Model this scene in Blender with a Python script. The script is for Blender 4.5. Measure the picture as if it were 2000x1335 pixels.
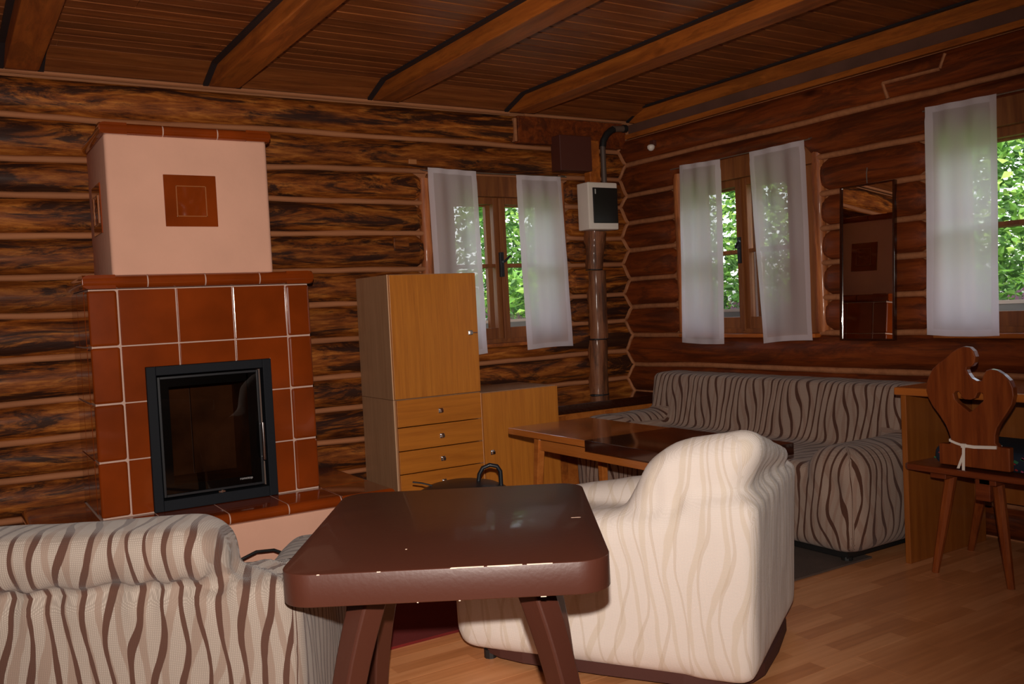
import bpy, bmesh, math, random
from mathutils import Vector, Matrix, noise
PI = math.pi
sc = bpy.context.scene
for o in list(bpy.data.objects): bpy.data.objects.remove(o)
COL = sc.collection

# ------------------------------------------------------------------ camera, light, exposure
cam = bpy.data.objects.new('camera', bpy.data.cameras.new('camera')); COL.objects.link(cam); sc.camera = cam
CAM = Vector((-4.1605, -5.0321, 1.2))
yaw, pitch, roll = math.radians(32.1368), math.radians(-2.19557), math.radians(-2.79895)
fw = Vector((math.sin(yaw)*math.cos(pitch), math.cos(yaw)*math.cos(pitch), math.sin(pitch)))
r0 = Vector((math.cos(yaw), -math.sin(yaw), 0)); u0 = r0.cross(fw)
rt = math.cos(roll)*r0 + math.sin(roll)*u0; up = -math.sin(roll)*r0 + math.cos(roll)*u0
m = Matrix((rt, up, -fw)).transposed().to_4x4(); m.translation = CAM
cam.matrix_world = m
cam.data.sensor_width = 36; cam.data.lens = 36*1773.26/2000; cam.data.clip_start = 0.02; cam.data.clip_end = 200
sc.view_settings.view_transform = 'Standard'; sc.view_settings.look = 'None'
sc.view_settings.gamma = 1; sc.view_settings.use_curve_mapping = False
sc.view_settings.exposure = 0.0

W = bpy.data.worlds.new('sky'); sc.world = W; W.use_nodes = True
wn = W.node_tree.nodes; wl = W.node_tree.links
bg = wn['Background']; sky = wn.new('ShaderNodeTexSky'); sky.sky_type = 'NISHITA'; sky.sun_disc = False
sky.sun_elevation = math.radians(48); sky.sun_rotation = math.radians(200); sky.dust_density = 3.0
hs = wn.new('ShaderNodeHueSaturation'); hs.inputs['Saturation'].default_value = .4; wl.new(sky.outputs[0], hs.inputs['Color']); wl.new(hs.outputs[0], bg.inputs[0]); bg.inputs[1].default_value = .9

def lamp(name, kind, energy, loc, color=(1, 1, 1), **kw):
    d = bpy.data.lights.new(name, kind); d.energy = energy; d.color = color
    for k, v in kw.items(): setattr(d, k, v)
    o = bpy.data.objects.new(name, d); o.location = loc; COL.objects.link(o); return o
sun = lamp('sun', 'SUN', 4.5, (0, 0, 8), (1.0, .93, .8), angle=.01)
sun.rotation_euler = Vector((.52, .38, -.76)).to_track_quat('-Z', 'Y').to_euler()
flash = lamp('camera_flash', 'SPOT', 430, CAM + up*.15 + rt*.0 - fw*.02, (1.0, .89, .80), shadow_soft_size=.018, spot_size=math.radians(106), spot_blend=1.0)
flash.rotation_euler = (fw + up*.01 - rt*.20).to_track_quat('-Z', 'Y').to_euler()

# ------------------------------------------------------------------ materials
def newmat(name):
    m = bpy.data.materials.new(name); m.use_nodes = True
    return m, m.node_tree.nodes, m.node_tree.links, m.node_tree.nodes['Principled BSDF']
def plain(name, col, rough=.5, metal=0, coat=0, spec=.5, bump=0, bscale=60, vary=0, **kw):
    m, n, l, b = newmat(name)
    b.inputs['Base Color'].default_value = (*col, 1); b.inputs['Roughness'].default_value = rough
    b.inputs['Metallic'].default_value = metal; b.inputs['Coat Weight'].default_value = coat
    b.inputs['Coat Roughness'].default_value = .06; b.inputs['Specular IOR Level'].default_value = spec
    for k, v in kw.items(): b.inputs[k].default_value = v
    if bump or vary:
        tc = n.new('ShaderNodeTexCoord'); ns = n.new('ShaderNodeTexNoise'); ns.inputs['Scale'].default_value = bscale; ns.inputs['Detail'].default_value = 5
        l.new(tc.outputs['Object'], ns.inputs['Vector'])
        if bump:
            bp = n.new('ShaderNodeBump'); bp.inputs['Strength'].default_value = bump; bp.inputs['Distance'].default_value = .003
            l.new(ns.outputs[0], bp.inputs['Height']); l.new(bp.outputs[0], b.inputs['Normal'])
        if vary:
            n2 = n.new('ShaderNodeTexNoise'); n2.inputs['Scale'].default_value = 4; n2.inputs['Detail'].default_value = 6
            l.new(tc.outputs['Object'], n2.inputs['Vector'])
            rp = ramp(n, [(.3, tuple(c*(1-vary) for c in col)), (.7, tuple(min(1, c*(1+vary*.6)) for c in col))])
            l.new(n2.outputs[0], rp.inputs[0]); l.new(rp.outputs[0], b.inputs['Base Color'])
    return m
def ramp(n, stops):
    r = n.new('ShaderNodeValToRGB'); e = r.color_ramp.elements
    while len(e) < len(stops): e.new(.5)
    for i, (p, c) in enumerate(stops): e[i].position = p; e[i].color = (*c, 1)
    return r
def mth(n, l, op, a, b=None, c=None):
    q = n.new('ShaderNodeMath'); q.operation = op
    for i, v in enumerate((a, b, c)):
        if v is None: continue
        if isinstance(v, (int, float)): q.inputs[i].default_value = v
        else: l.new(v, q.inputs[i])
    return q.outputs[0]
def mixc(n, l, f, a, b, mode='MIX'):
    q = n.new('ShaderNodeMix'); q.data_type = 'RGBA'; q.blend_type = mode
    if isinstance(f, (int, float)): q.inputs[0].default_value = f
    else: l.new(f, q.inputs[0])
    for i, v in ((6, a), (7, b)):
        if isinstance(v, tuple): q.inputs[i].default_value = (*v, 1)
        else: l.new(v, q.inputs[i])
    return q.outputs[2]
def wood(name, light, mid, dark, axis=0, scale=9, streak=.0, knots=0, rough=.35, coat=.3, bump=.25, vary=.15, stretch=.07, gloss=.12, streakcol=(.012, .006, .004), spec=.4, lo=.28, hi=.72, big=1.0):
    m, n, l, b = newmat(name)
    tc = n.new('ShaderNodeTexCoord'); oi = n.new('ShaderNodeObjectInfo')
    ad = n.new('ShaderNodeVectorMath'); ad.operation = 'ADD'; l.new(tc.outputs['Object'], ad.inputs[0])
    cb = n.new('ShaderNodeCombineXYZ'); rr = mth(n, l, 'MULTIPLY', oi.outputs['Random'], 43.0)
    for i in range(3): l.new(rr, cb.inputs[i])
    l.new(cb.outputs[0], ad.inputs[1])
    mp = n.new('ShaderNodeMapping'); l.new(ad.outputs[0], mp.inputs[0])
    s = [1, 1, 1]; s[axis] = stretch; mp.inputs['Scale'].default_value = s
    n1 = n.new('ShaderNodeTexNoise'); n1.inputs['Scale'].default_value = scale*3; n1.inputs['Detail'].default_value = 9; n1.inputs['Roughness'].default_value = .68; n1.inputs['Distortion'].default_value = .4
    l.new(mp.outputs[0], n1.inputs['Vector'])
    r1 = ramp(n, [(lo, dark), ((lo+hi)/2, mid), (hi, light)]); l.new(n1.outputs[0], r1.inputs[0])
    col = r1.outputs[0]
    # broad tone change from piece to piece and along the piece
    n2 = n.new('ShaderNodeTexNoise'); n2.inputs['Scale'].default_value = 2.2*big; n2.inputs['Detail'].default_value = 3
    mp2 = n.new('ShaderNodeMapping'); s2 = [1, 1, 1]; s2[axis] = .4; mp2.inputs['Scale'].default_value = s2
    l.new(ad.outputs[0], mp2.inputs[0]); l.new(mp2.outputs[0], n2.inputs['Vector'])
    r2 = ramp(n, [(.3, (1-vary*2,)*3), (.7, (1.0, 1.0, 1.0))]); l.new(n2.outputs[0], r2.inputs[0])
    col = mixc(n, l, 1.0, col, r2.outputs[0], 'MULTIPLY')
    tv = mth(n, l, 'MULTIPLY_ADD', oi.outputs['Random'], vary*1.6, 1-vary*.8)
    tvc = n.new('ShaderNodeCombineColor'); [l.new(tv, tvc.inputs[i]) for i in range(3)]
    col = mixc(n, l, 1.0, col, tvc.outputs[0], 'MULTIPLY')
    if streak:
        n3 = n.new('ShaderNodeTexNoise'); n3.inputs['Scale'].default_value = 10; n3.inputs['Detail'].default_value = 10; n3.inputs['Roughness'].default_value = .72; n3.inputs['Distortion'].default_value = .9
        mp3 = n.new('ShaderNodeMapping'); s3 = [1, 1, 1]; s3[axis] = .17; mp3.inputs['Scale'].default_value = s3
        l.new(ad.outputs[0], mp3.inputs[0]); l.new(mp3.outputs[0], n3.inputs['Vector'])
        r3 = ramp(n, [(.48, (0, 0, 0)), (.57, (1, 1, 1))]); l.new(n3.outputs[0], r3.inputs[0])
        f = mth(n, l, 'MULTIPLY', r3.outputs[0], streak)
        col = mixc(n, l, f, col, streakcol)
    if knots:
        vr = n.new('ShaderNodeTexVoronoi'); vr.inputs['Scale'].default_value = 3.2
        mp4 = n.new('ShaderNodeMapping'); s4 = [1, 1, 1]; s4[axis] = .5; mp4.inputs['Scale'].default_value = s4
        l.new(ad.outputs[0], mp4.inputs[0]); l.new(mp4.outputs[0], vr.inputs['Vector'])
        r4 = ramp(n, [(.03, (1, 1, 1)), (.10, (0, 0, 0))]); l.new(vr.outputs['Distance'], r4.inputs[0])
        col = mixc(n, l, mth(n, l, 'MULTIPLY', r4.outputs[0], knots), col, tuple(c*.5 for c in dark))
    l.new(col, b.inputs['Base Color'])
    b.inputs['Roughness'].default_value = rough; b.inputs['Coat Weight'].default_value = coat; b.inputs['Coat Roughness'].default_value = gloss; b.inputs['Specular IOR Level'].default_value = spec
    bp = n.new('ShaderNodeBump'); bp.inputs['Strength'].default_value = bump; bp.inputs['Distance'].default_value = .004
    l.new(n1.outputs[0], bp.inputs['Height']); l.new(bp.outputs[0], b.inputs['Normal'])
    return m
def fabric(name, base, base2, band, line, freq=14.0, wave=.35, k=11.0, phi=6.0, linew=.13, bandw=.3, bandmix=.8, linemix=1.0):
    m, n, l, b = newmat(name)
    uv = n.new('ShaderNodeUVMap'); uv.uv_map = 'st'; sp = n.new('ShaderNodeSeparateXYZ'); l.new(uv.outputs[0], sp.inputs[0])
    u, v = sp.outputs[0], sp.outputs[1]
    nz = n.new('ShaderNodeTexNoise'); nz.inputs['Scale'].default_value = 3.0; nz.inputs['Detail'].default_value = 2; l.new(uv.outputs[0], nz.inputs['Vector'])
    nn = mth(n, l, 'MULTIPLY_ADD', nz.outputs[0], 1.1, -.55)
    def layer(off, kk, ph, wv, width, soft):
        a = mth(n, l, 'MULTIPLY', u, freq)
        s = mth(n, l, 'SINE', mth(n, l, 'ADD', mth(n, l, 'MULTIPLY', v, kk), mth(n, l, 'MULTIPLY', a, ph)))
        t = mth(n, l, 'ADD', mth(n, l, 'ADD', a, mth(n, l, 'MULTIPLY', s, wv)), mth(n, l, 'ADD', nn, off))
        d = mth(n, l, 'ABSOLUTE', mth(n, l, 'SUBTRACT', mth(n, l, 'FRACT', t), .5))
        wn_ = n.new('ShaderNodeTexNoise'); wn_.inputs['Scale'].default_value = 9; l.new(uv.outputs[0], wn_.inputs['Vector'])
        w = mth(n, l, 'MULTIPLY', mth(n, l, 'MULTIPLY_ADD', wn_.outputs[0], .7, .15), width)
        q = n.new('ShaderNodeMapRange'); l.new(d, q.inputs['Value']); l.new(mth(n, l, 'SUBTRACT', w, soft), q.inputs['From Min']); l.new(w, q.inputs['From Max'])
        q.inputs['To Min'].default_value = 1; q.inputs['To Max'].default_value = 0
        return q.outputs[0]
    L1 = layer(0, k, 1.0, wave, linew*2.0, .012); L2 = layer(.37, k*.8, .8, wave*1.3, bandw, .04)
    wx = n.new('ShaderNodeTexWave'); wx.inputs['Scale'].default_value = 75; wx.inputs['Distortion'].default_value = 1.5; wx.bands_direction = 'X'; l.new(uv.outputs[0], wx.inputs['Vector'])
    wy = n.new('ShaderNodeTexWave'); wy.inputs['Scale'].default_value = 75; wy.inputs['Distortion'].default_value = 1.5; wy.bands_direction = 'Y'; l.new(uv.outputs[0], wy.inputs['Vector'])
    wv = mth(n, l, 'MULTIPLY', wx.outputs['Fac'], wy.outputs['Fac'])
    c0 = mixc(n, l, wv, base2, base)
    c1 = mixc(n, l, mth(n, l, 'MULTIPLY', L2, bandmix), c0, band)
    c2 = mixc(n, l, mth(n, l, 'MULTIPLY', L1, linemix), c1, line)
    l.new(c2, b.inputs['Base Color']); b.inputs['Roughness'].default_value = .95; b.inputs['Specular IOR Level'].default_value = .15
    b.inputs['Sheen Weight'].default_value = .15
    bp = n.new('ShaderNodeBump'); bp.inputs['Strength'].default_value = .35; bp.inputs['Distance'].default_value = .002
    h = mth(n, l, 'SUBTRACT', wv, mth(n, l, 'MULTIPLY', L1, .8)); l.new(h, bp.inputs['Height']); l.new(bp.outputs[0], b.inputs['Normal'])
    return m
def sheer(name, fac, col):
    m, n, l, b = newmat(name)
    n.remove(b); out = n['Material Output']
    tr = n.new('ShaderNodeBsdfTransparent'); df = n.new('ShaderNodeBsdfDiffuse'); tl = n.new('ShaderNodeBsdfTranslucent')
    df.inputs[0].default_value = (*col, 1); tl.inputs[0].default_value = (*col, 1)
    a = n.new('ShaderNodeMixShader'); a.inputs[0].default_value = .58; l.new(df.outputs[0], a.inputs[1]); l.new(tl.outputs[0], a.inputs[2])
    c = n.new('ShaderNodeMixShader')
    tc = n.new('ShaderNodeTexCoord'); ns = n.new('ShaderNodeTexNoise'); ns.inputs['Scale'].default_value = 9; ns.inputs['Detail'].default_value = 4
    mp = n.new('ShaderNodeMapping'); mp.inputs['Scale'].default_value = (1, 1, .25); l.new(tc.outputs['Object'], mp.inputs[0]); l.new(mp.outputs[0], ns.inputs['Vector'])
    f = mth(n, l, 'MULTIPLY_ADD', ns.outputs[0], .12, fac-.06); l.new(f, c.inputs[0])
    l.new(tr.outputs[0], c.inputs[1]); l.new(a.outputs[0], c.inputs[2]); l.new(c.outputs[0], out.inputs[0]); return m
def glassmat(name, tint=(1, 1, 1), refl=1.0):
    m, n, l, b = newmat(name); n.remove(b); out = n['Material Output']
    tr = n.new('ShaderNodeBsdfTransparent'); tr.inputs[0].default_value = (*tint, 1); gl = n.new('ShaderNodeBsdfGlossy'); gl.inputs['Roughness'].default_value = .01
    fr = n.new('ShaderNodeFresnel'); fr.inputs[0].default_value = 1.45; mx = n.new('ShaderNodeMixShader')
    l.new(mth(n, l, 'MULTIPLY', fr.outputs[0], refl), mx.inputs[0]); l.new(tr.outputs[0], mx.inputs[1]); l.new(gl.outputs[0], mx.inputs[2]); l.new(mx.outputs[0], out.inputs[0]); return m

log_a = wood('log_varnished_streaked', (.60, .205, .034), (.30, .078, .011), (.07, .014, .003), 0, 12, .93, .9, .55, .03, 1.0, .2, .13, .25, (.024, .009, .006), .16, .32, .68)
log_b = wood('log_stained_brown', (.36, .082, .014), (.22, .043, .008), (.09, .017, .004), 1, 10, .55, .9, .5, .12, .4, .18, .08, .3, (.03, .01, .006), .22, .25, .75)
chink_m = wood('chink_lath', (.50, .205, .085), (.43, .165, .066), (.31, .115, .045), 0, 8, 0, 0, .8, 0, .2, .08)
ceil_m = wood('ceiling_board', (.42, .135, .034), (.30, .085, .02), (.15, .036, .009), 0, 9, .2, .9, .4, .25, .3, .16, .06, .2)
lit_groove_m = plain('lit_groove_sheet', (.75, .34, .12), .5)  # pale colour stands in for light on the board bevels
beam_m = wood('beam_wood', (.60, .175, .024), (.46, .12, .016), (.28, .065, .011), 1, 7, .3, .8, .5, .05, .3, .12)
tar_m = plain('dark_joint_strip', (.018, .014, .016), .6, bump=.4)
trim_m = wood('window_wood', (.32, .115, .028), (.23, .07, .016), (.13, .035, .01), 2, 8, 0, 0, .6, 0, .2, .1)
bark_m = wood('debarked_jamb', (.72, .28, .09), (.52, .16, .045), (.25, .06, .02), 2, 9, .3, .9, .5, .15, .8, .1)
plaster_m = plain('pink_plaster', (.80, .44, .31), .9, bump=.5, bscale=25, vary=.06)
tile_m = plain('brown_glazed_tile', (.25, .040, .004), .15, coat=.8, bump=.02, bscale=7, vary=.28)
grout_m = plain('grout', (.62, .42, .34), .9)
black_m = plain('black_steel', (.012, .013, .016), .38, 0, .2)
frame_m = plain('dark_grey_steel', (.010, .012, .016), .6, spec=.15)
soot_m = plain('sooty_fireclay', (.32, .13, .05), .9, vary=.75)
stove_glass = glassmat('smoked_stove_glass', (.30, .27, .25), 1.0)
glass_m = glassmat('window_glass', (.96, .97, .96), 1.0)
chrome_m = plain('chrome', (.75, .75, .76), .18, 1)
iron_m = plain('black_iron', (.010, .012, .017), .45, 0, .1, bump=.2)
ven_m = wood('oak_veneer', (.68, .25, .032), (.59, .20, .024), (.46, .145, .018), 2, 16, 0, 0, .42, .15, .08, .05, .05, .2)
venh_m = wood('oak_veneer_horizontal', (.66, .225, .026), (.57, .185, .020), (.45, .135, .015), 0, 12, 0, 0, .4, .15, .08, .05, .06, .2)
side_m = wood('greyed_side_veneer', (.50, .28, .15), (.44, .24, .125), (.36, .185, .09), 2, 14, 0, 0, .5, .05, .08, .05, .05)
edge_m = plain('light_edge_band', (.72, .46, .27), .6)
gloss_dark = wood('dark_glossy_wood', (.05, .013, .005), (.034, .009, .004), (.02, .005, .003), 0, 6, 0, 0, .12, 1.0, .03, .05, .07, .04)
orange_m = wood('orange_lacquered_wood', (.62, .20, .04), (.52, .155, .028), (.38, .10, .018), 1, 7, 0, 0, .2, .7, .05, .06, .07, .06)
black_gloss = plain('dark_lacquer', (.022, .007, .004), .08, coat=1.0)
desk_m = wood('desk_wood', (.40, .13, .022), (.32, .095, .016), (.24, .068, .012), 2, 7, 0, 0, .35, .4, .1, .06)
chair_m = wood('chair_pine', (.36, .095, .02), (.25, .055, .012), (.13, .025, .007), 2, 9, .0, .6, .3, .5, .2, .08)
chairh_m = wood('chair_seat_pine', (.27, .06, .015), (.19, .038, .010), (.10, .02, .006), 1, 9, .0, .3, .35, .4, .2, .08)
browntab_m = plain('brown_paint', (.062, .0175, .010), .42, coat=.15, bump=.12, bscale=90, vary=.05)
chip_m = plain('bare_wood_chip', (.85, .62, .48), .8)
navy_m = plain('navy_cushion_cloth', (.012, .018, .035), .95, bump=.4)
white_rib = plain('white_cotton_tape', (.85, .78, .70), .9)
sheer_m = sheer('sheer_voile', .84, (.93, .86, .88)); hem_m = sheer('voile_hem', .90, (.96, .91, .95))
wire_m = plain('curtain_wire', (.35, .3, .25), .4, .8)
white_pl = plain('white_plastic', (.80, .70, .62), .4)
smoke_pl = plain('smoked_plastic', (.010, .008, .008), .45)
brownbox_m = plain('brown_metal_cover', (.085, .022, .014), .5)
mirror_m = plain('mirror', (.86, .84, .82), .01, 1)
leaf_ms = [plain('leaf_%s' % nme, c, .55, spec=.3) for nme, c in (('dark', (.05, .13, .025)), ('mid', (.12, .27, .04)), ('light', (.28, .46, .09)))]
for lm in leaf_ms:
    b = lm.node_tree.nodes['Principled BSDF']; b.inputs['Transmission Weight'].default_value = 0
    n = lm.node_tree.nodes; l = lm.node_tree.links; t = n.new('ShaderNodeBsdfTranslucent'); t.inputs[0].default_value = b.inputs['Base Color'].default_value
    mx = n.new('ShaderNodeMixShader'); mx.inputs[0].default_value = .4; l.new(b.outputs[0], mx.inputs[1]); l.new(t.outputs[0], mx.inputs[2]); l.new(mx.outputs[0], n['Material Output'].inputs[0])
trunk_m = plain('tree_bark', (.10, .07, .05), .9, bump=.5)
grass_m = plain('lawn', (.10, .22, .04), .95, vary=.4, bscale=3)
pot_m = plain('grey_planter', (.30, .31, .30), .7)
heather_m = plain('heather', (.45, .22, .38), .9)
rug_red = plain('red_carpet', (.16, .008, .006), 1, bump=.8, bscale=300, vary=.2)
rug_brown = plain('brown_mat', (.10, .065, .05), 1, bump=.8, bscale=300, vary=.3)
gum_m = plain('black_rubber', (.012, .012, .012), .5)

def floor_mat():
    m, n, l, b = newmat('laminate_floor')
    g = n.new('ShaderNodeNewGeometry'); sp = n.new('ShaderNodeSeparateXYZ'); l.new(g.outputs['Position'], sp.inputs[0])
    br = n.new('ShaderNodeTexBrick'); br.offset = .37; br.inputs['Scale'].default_value = 1; br.inputs['Mortar Size'].default_value = .0006
    br.inputs['Brick Width'].default_value = .42; br.inputs['Row Height'].default_value = .065; br.inputs['Bias'].default_value = 0
    br.inputs['Color1'].default_value = (0, 0, 0, 1); br.inputs['Color2'].default_value = (1, 1, 1, 1); br.inputs['Mortar'].default_value = (.35, .35, .35, 1)
    l.new(g.outputs['Position'], br.inputs['Vector'])
    mp = n.new('ShaderNodeMapping'); mp.inputs['Scale'].default_value = (1.6, 22, 1); l.new(g.outputs['Position'], mp.inputs[0])
    ns = n.new('ShaderNodeTexNoise'); ns.inputs['Scale'].default_value = 2; ns.inputs['Detail'].default_value = 7; l.new(mp.outputs[0], ns.inputs['Vector'])
    ad = mth(n, l, 'ADD', mth(n, l, 'MULTIPLY', br.outputs[0], .38), mth(n, l, 'MULTIPLY', ns.outputs[0], .62))
    r = ramp(n, [(.18, (.50, .19, .07)), (.5, (.68, .28, .11)), (.8, (.84, .40, .18))]); l.new(ad, r.inputs[0])
    l.new(r.outputs[0], b.inputs['Base Color']); b.inputs['Roughness'].default_value = .33; b.inputs['Coat Weight'].default_value = .15
    return m
floor_m = floor_mat()
cream_f = fabric('cream_slipcover', (.82, .74, .68), (.72, .64, .58), (.64, .54, .43), (.56, .45, .34), 15, .3, 12, 6, .07, .28, .6, .45)
beige_f = fabric('beige_slipcover', (.36, .30, .255), (.22, .18, .15), (.19, .13, .10), (.07, .032, .022), 21, .3, 14, 6, .135, .40, .75, 1.0)
sofa_f = fabric('taupe_slipcover', (.44, .32, .255), (.32, .23, .18), (.28, .165, .12), (.09, .038, .024), 20, .42, 14, 6, .125, .36, .55, 1.0)

# ------------------------------------------------------------------ mesh helpers
class MB:
    def __init__(s, T=None): s.v = []; s.f = []; s.T = T or (lambda a, b, c: (a, b, c)); s.mi = []
    def add(s, vs, fs, mi=0):
        k = len(s.v); s.v += [s.T(*p) for p in vs]; s.f += [tuple(i+k for i in f) for f in fs]; s.mi += [mi]*len(fs); return s
    def box(s, x0, y0, z0, x1, y1, z1, mi=0):
        return s.add([(x0, y0, z0), (x1, y0, z0), (x1, y1, z0), (x0, y1, z0), (x0, y0, z1), (x1, y0, z1), (x1, y1, z1), (x0, y1, z1)],
                     [(0, 3, 2, 1), (4, 5, 6, 7), (0, 1, 5, 4), (1, 2, 6, 5), (2, 3, 7, 6), (3, 0, 4, 7)], mi)
    def tube(s, pts, r, n=8, cap=True, mi=0, ph=.5):
        pts = [Vector(p) for p in pts]; rs = r if isinstance(r, (list, tuple)) else [r]*len(pts)
        vs = []; fs = []; ref = None
        for i, p in enumerate(pts):
            t = (pts[min(i+1, len(pts)-1)]-pts[max(i-1, 0)]).normalized()
            if ref is None:
                ref = Vector((0, 0, 1)) if abs(t.z) < .9 else Vector((0, 1, 0))
            a = t.cross(ref).normalized(); b = a.cross(t).normalized(); ref = b
            for j in range(n):
                an = 2*PI*(j+ph)/n; vs.append(tuple(p+a*math.cos(an)*rs[i]+b*math.sin(an)*rs[i]))
        for i in range(len(pts)-1):
            for j in range(n): fs.append((i*n+j, i*n+(j+1) % n, (i+1)*n+(j+1) % n, (i+1)*n+j))
        if cap: fs.append(tuple(range(n))[::-1]); fs.append(tuple((len(pts)-1)*n+j for j in range(n)))
        return s.add(vs, fs, mi)
    def lathe(s, c, prof, n=24, mi=0):
        vs = []; fs = []
        for r, z in prof:
            for j in range(n): a = 2*PI*j/n; vs.append((c[0]+r*math.cos(a), c[1]+r*math.sin(a), c[2]+z))
        for i in range(len(prof)-1):
            for j in range(n): fs.append((i*n+j, i*n+(j+1) % n, (i+1)*n+(j+1) % n, (i+1)*n+j))
        return s.add(vs, fs, mi)
    def prism(s, poly, d0, d1, plane='xz', mi=0):
        # poly in plane coords, extruded between d0 and d1 along the missing axis
        def P(a, b, d): return {'xz': (a, d, b), 'yz': (d, a, b), 'xy': (a, b, d)}[plane]
        n = len(poly); vs = [P(a, b, d0) for a, b in poly]+[P(a, b, d1) for a, b in poly]
        fs = [tuple(range(n)), tuple(range(2*n-1, n-1, -1))]+[(i, i+n, (i+1) % n+n, (i+1) % n) for i in range(n)]
        return s.add(vs, fs, mi)
    def grid(s, fn, nu, nv, mi=0):
        vs = [fn(i/nu, j/nv) for j in range(nv+1) for i in range(nu+1)]
        fs = [(j*(nu+1)+i, j*(nu+1)+i+1, (j+1)*(nu+1)+i+1, (j+1)*(nu+1)+i) for j in range(nv) for i in range(nu)]
        return s.add(vs, fs, mi)
    def build(s, name, mat, parent=None, smooth=False, bevel=0, seg=2, local=False):
        me = bpy.data.meshes.new(name); me.from_pydata(s.v, [], s.f)
        bm = bmesh.new(); bm.from_mesh(me); bmesh.ops.recalc_face_normals(bm, faces=bm.faces)
        if bevel: bmesh.ops.bevel(bm, geom=[e for e in bm.edges if len(e.link_faces) == 2 and e.calc_face_angle(0) > .6], offset=bevel, segments=seg, profile=.5, affect='EDGES', clamp_overlap=True)
        bm.to_mesh(me); bm.free()
        mats = mat if isinstance(mat, list) else [mat]
        for q in mats: me.materials.append(q)
        if len(mats) > 1 and not bevel:
            for p, k in zip(me.polygons, s.mi): p.material_index = k
        if smooth:
            for p in me.polygons: p.use_smooth = True
            try: me.set_sharp_from_angle(angle=math.radians(50))
            except Exception: pass
        return link(name, me, parent, local)
def link(name, me, parent=None, local=False):
    o = bpy.data.objects.new(name, me); COL.objects.link(o)
    if parent is not None:
        o.parent = parent
        if not local: # vertices are world coordinates: shift them into the root's frame
            root = parent
            off = Vector((0, 0, 0)); q = parent
            while q is not None: off += q.location; q = q.parent
            o.location = -off
    return o
def thing(name, label, cat, loc=(0, 0, 0), rz=0, group=None, kind=None, parent=None):
    o = bpy.data.objects.new(name, None); COL.objects.link(o); o.location = loc; o.rotation_euler = (0, 0, rz); o.empty_display_size = .1
    if parent: o.parent = parent
    tag(o, label, cat, group, kind); return o
def tag(o, label=None, cat=None, group=None, kind=None):
    for k, v in (('label', label), ('category', cat), ('group', group), ('kind', kind)):
        if v: o[k] = v
    return o
def lab(o, t): o['label'] = t; return o
def smoothstep(t): t = max(0, min(1, t)); return t*t*(3-2*t)
R = random.Random(7)
def nz(x, y=0, z=0): return noise.noise(Vector((x, y, z)))

TA = lambda s, d, z: (s, d, z)          # wall at the back: s = x, d outward = +y
TB = lambda s, d, z: (d, -s, z)         # wall on the right: s = -y, d outward = +x
TL = lambda s, d, z: (-5.7-d, s, z)     # wall on the left
TF = lambda s, d, z: (s, -7.4-d, z)     # wall behind the camera

# ------------------------------------------------------------------ log walls
def interp(pts, s):
    if s <= pts[0][0]: return pts[0][1]
    for (a, b), (c, d) in zip(pts, pts[1:]):
        if s <= c: return b+(d-b)*(s-a)/(c-a)
    return pts[-1][1]
JA = [[(-6, 0), (0, 0)], [(-6, .10), (0, .09)], [(-6, .285), (0, .28)], [(-3.95, .478), (-3.6, .472), (-2.36, .474), (-2.1, .465), (0, .47)],
      [(-3.95, .665), (-3.6, .662), (-2.36, .655), (-.66, .662), (0, .66)], [(-3.94, .847), (-3.6, .848), (-2.36, .843), (-1.27, .847), (-.34, .855)],
      [(-3.9, 1.061), (-2.37, 1.057), (-2.1, 1.061), (-.5, 1.065)], [(-3.9, 1.273), (-3.53, 1.267), (-2.1, 1.268), (-.5, 1.25)],
      [(-3.9, 1.458), (-1.6, 1.462), (-.3, 1.463)], [(-3.9, 1.66), (-2.56, 1.675), (-1.6, 1.679), (-.4, 1.646)],
      [(-3.9, 1.861), (-2.56, 1.868), (-.5, 1.861)], [(-3.9, 2.038), (-1.6, 2.059), (-.6, 2.054)], [(-3.9, 2.25), (-3.4, 2.24), (-2.56, 2.256), (-.6, 2.246)], [(-6, 2.44), (0, 2.455)]]
JB = [[(0, 0), (8, 0)], [(0, .17), (8, .17)], [(0, .37), (8, .37)], [(0, .565), (8, .57)], [(0, .757), (.77, .767), (2.3, .77)], [(0, .961), (1.7, .972), (2.3, .976)],
      [(0, 1.16), (1.7, 1.171), (2.3, 1.166)], [(0, 1.354), (2.3, 1.361)], [(0, 1.556), (2.3, 1.547)], [(0, 1.749), (1.7, 1.736), (2.3, 1.74)],
      [(0, 1.935), (1.7, 1.939), (2.3, 1.933)], [(0, 2.153), (2.8, 2.14)], [(0, 2.333), (2.8, 2.334)]]
JP = [[(-9, z), (9, z)] for z in (0, .2, .41, .61, .82, 1.03, 1.23, 1.44, 1.65, 1.86, 2.06, 2.26, 2.45)]
BUL = .048
BASE = .012
def jz(J, j, s, seed): return interp(J[j], s) + (0 if j in (0, len(J)-1) else .006*nz(s*1.7, j*3.1, seed)+.003*nz(s*6, j*5.7, seed))
def bulge(t): return BASE+BUL*max(0, 1-t*t)**.5
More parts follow.
